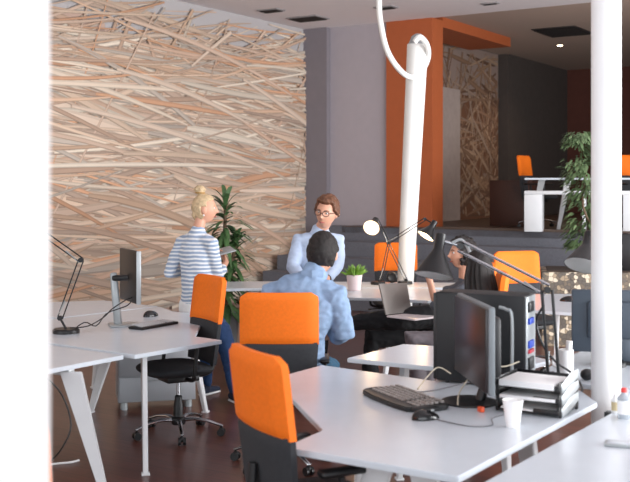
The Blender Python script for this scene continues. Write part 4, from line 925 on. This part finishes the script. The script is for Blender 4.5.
# --- person with straight hair (near)
D = 7.62
p4 = Person('person with long straight dark hair sitting behind the black computer tower', (1.2, D, 0), P(478, 266, D), math.radians(118), 0, 0, 1.0)
nb = P(481, 290, D+.02); p4.neck(nb, .88)
pel = Vector((1.12, D, .57)); Ns, Fs = P(476, 300, D-.17), P(478, 300, D+.17); Ne, Nw = P(464, 335, D-.22), P(450, 340, D-.15); Fe, Fw = P(462, 330, D+.2), P(450, 338, D+.15)
k1, k2 = P(414, 339, D-.1), P(420, 342, D+.1); a1_, a2_ = Vector((.78, D-.08, .09)), Vector((.86, D+.12, .09))
p4.limb([pel, (pel+nb)/2, nb], [(.10, .12), (.09, .10), (.05, .05)]); p4.limb([Ns, Ne, Nw], [.045, .038, .026]); p4.limb([Fs, Fe, Fw], [.045, .038, .026])
p4.hand(Nw, (-1, 0, -.1), (0, 0, -1), .5); p4.hand(Fw, (-1, 0, -.1), (0, 0, -1), .5)
p4.limb([pel+Vector((0, -.08, 0)), k1, a1_], [.085, .055, .042]); p4.limb([pel+Vector((0, .08, 0)), k2, a2_], [.085, .055, .042]); p4.face(); p4.finish()
garment('cardigan', mat('pale grey cardigan', (150, 150, 156), .9, var=.06), p4.t, [([pel, (pel+nb)/2, P(482, 302, D), nb+Vector((0, 0, -.02))], [(.13, .16), (.12, .17), (.10, .18), (.06, .075)], 20, (1, 0, 0)),
   ([nb+Vector((0, -.05, -.04)), Ns, Ne, Nw+(Ne-Nw)*.15], [.055, .065, .052, .04]), ([nb+Vector((0, .05, -.04)), Fs, Fe, Fw+(Fe-Fw)*.15], [.055, .065, .052, .04])], .01, .006)
garment('trousers', knit, p4.t, [([pel+Vector((0, -.08, 0)), pel+Vector((0, .08, 0))], [.125, .125]), ([pel+Vector((0, -.08, 0)), k1, a1_+Vector((0, 0, .03))], [.105, .085, .06]), ([pel+Vector((0, .08, 0)), k2, a2_+Vector((0, 0, .03))], [.105, .085, .06])], .01, .007)
shoe(p4.t, a1_, (-1, 0, 0), black, black); shoe(p4.t, a2_, (-1, 0, 0), black, black)
def longhair(mb):
    back = p4.hr @ Vector((0, -1, 0)); side = p4.hr @ Vector((1, 0, 0)); r2 = random.Random(8)
    for k in range(34):
        a = -1.7+3.4*k/33
        o_ = side*math.sin(a)*.085+back*math.cos(a)*.085
        h0 = p4.hc; o_ = o_*r2.uniform(.88, 1.1); pts = [h0+o_*.4+Vector((0, 0, .10)), h0+o_*1.0+Vector((0, 0, .02)), h0+o_*1.25+Vector((0, 0, -.08)), h0+o_*1.4+back*.02+Vector((0, 0, -.19)), h0+o_*(1.4+r2.uniform(-.1, .1))+back*.03+Vector((0, 0, -.28+r2.uniform(-.04, .03)))]
        mb.loft(pts, [.010, .013, .012, .010, .004], 8)
p4.hair(hair_d, lambda x, y, z: 1.1 if z > -.5+max(y-.1, 0)*1.6 and not (y > .5 and z < .6) else -1, .014, .004, 60, longhair, .0045)

# ---------------------------------------------------------------- light
def area(loc, target, sx, sy, energy, color):
    l = bpy.data.lights.new('daylight_area', 'AREA'); l.shape = 'RECTANGLE'; l.size = sx; l.size_y = sy; l.energy = energy; l.color = color
    o = bpy.data.objects.new('daylight_area', l); C.objects.link(o); o.location = loc
    o.rotation_euler = (Vector(target)-Vector(loc)).to_track_quat('-Z', 'Y').to_euler(); return o
area((1.5, -3.2, 2.3), (0, 8, 1.2), 9, 3.4, 380, (.90, .95, 1))
wl = R(11.85, -5.2, 1.45); area(wl, wl-U, 9, 2.4, 1250, (.96, .98, 1))  # unseen side light added along the right wall to brighten the straw mural
area((-5.8, 1.2, 2.4), (.5, 6.5, .9), 5, 3.0, 200, (.92, .96, 1))
wd = bpy.data.worlds.new('w'); bpy.context.scene.world = wd; wd.use_nodes = True
wd.node_tree.nodes['Background'].inputs[0].default_value = (.86, .93, 1, 1); wd.node_tree.nodes['Background'].inputs[1].default_value = 1.05

# ---------------------------------------------------------------- camera
cam = bpy.data.cameras.new('cam'); co = bpy.data.objects.new('camera', cam); C.objects.link(co)
co.location = (0, 0, CH); co.rotation_euler = (math.pi/2, 0, 0); cam.sensor_width = 36; cam.lens = F/630*36; cam.shift_y = -(241-HY)/630
cam.dof.use_dof = True; cam.dof.focus_distance = 7.8; cam.dof.aperture_fstop = 3.6
s = bpy.context.scene; s.camera = co
s.view_settings.view_transform = 'Standard'; s.view_settings.look = 'None'; s.view_settings.gamma = 1; s.view_settings.use_curve_mapping = False
s.view_settings.exposure = -.25
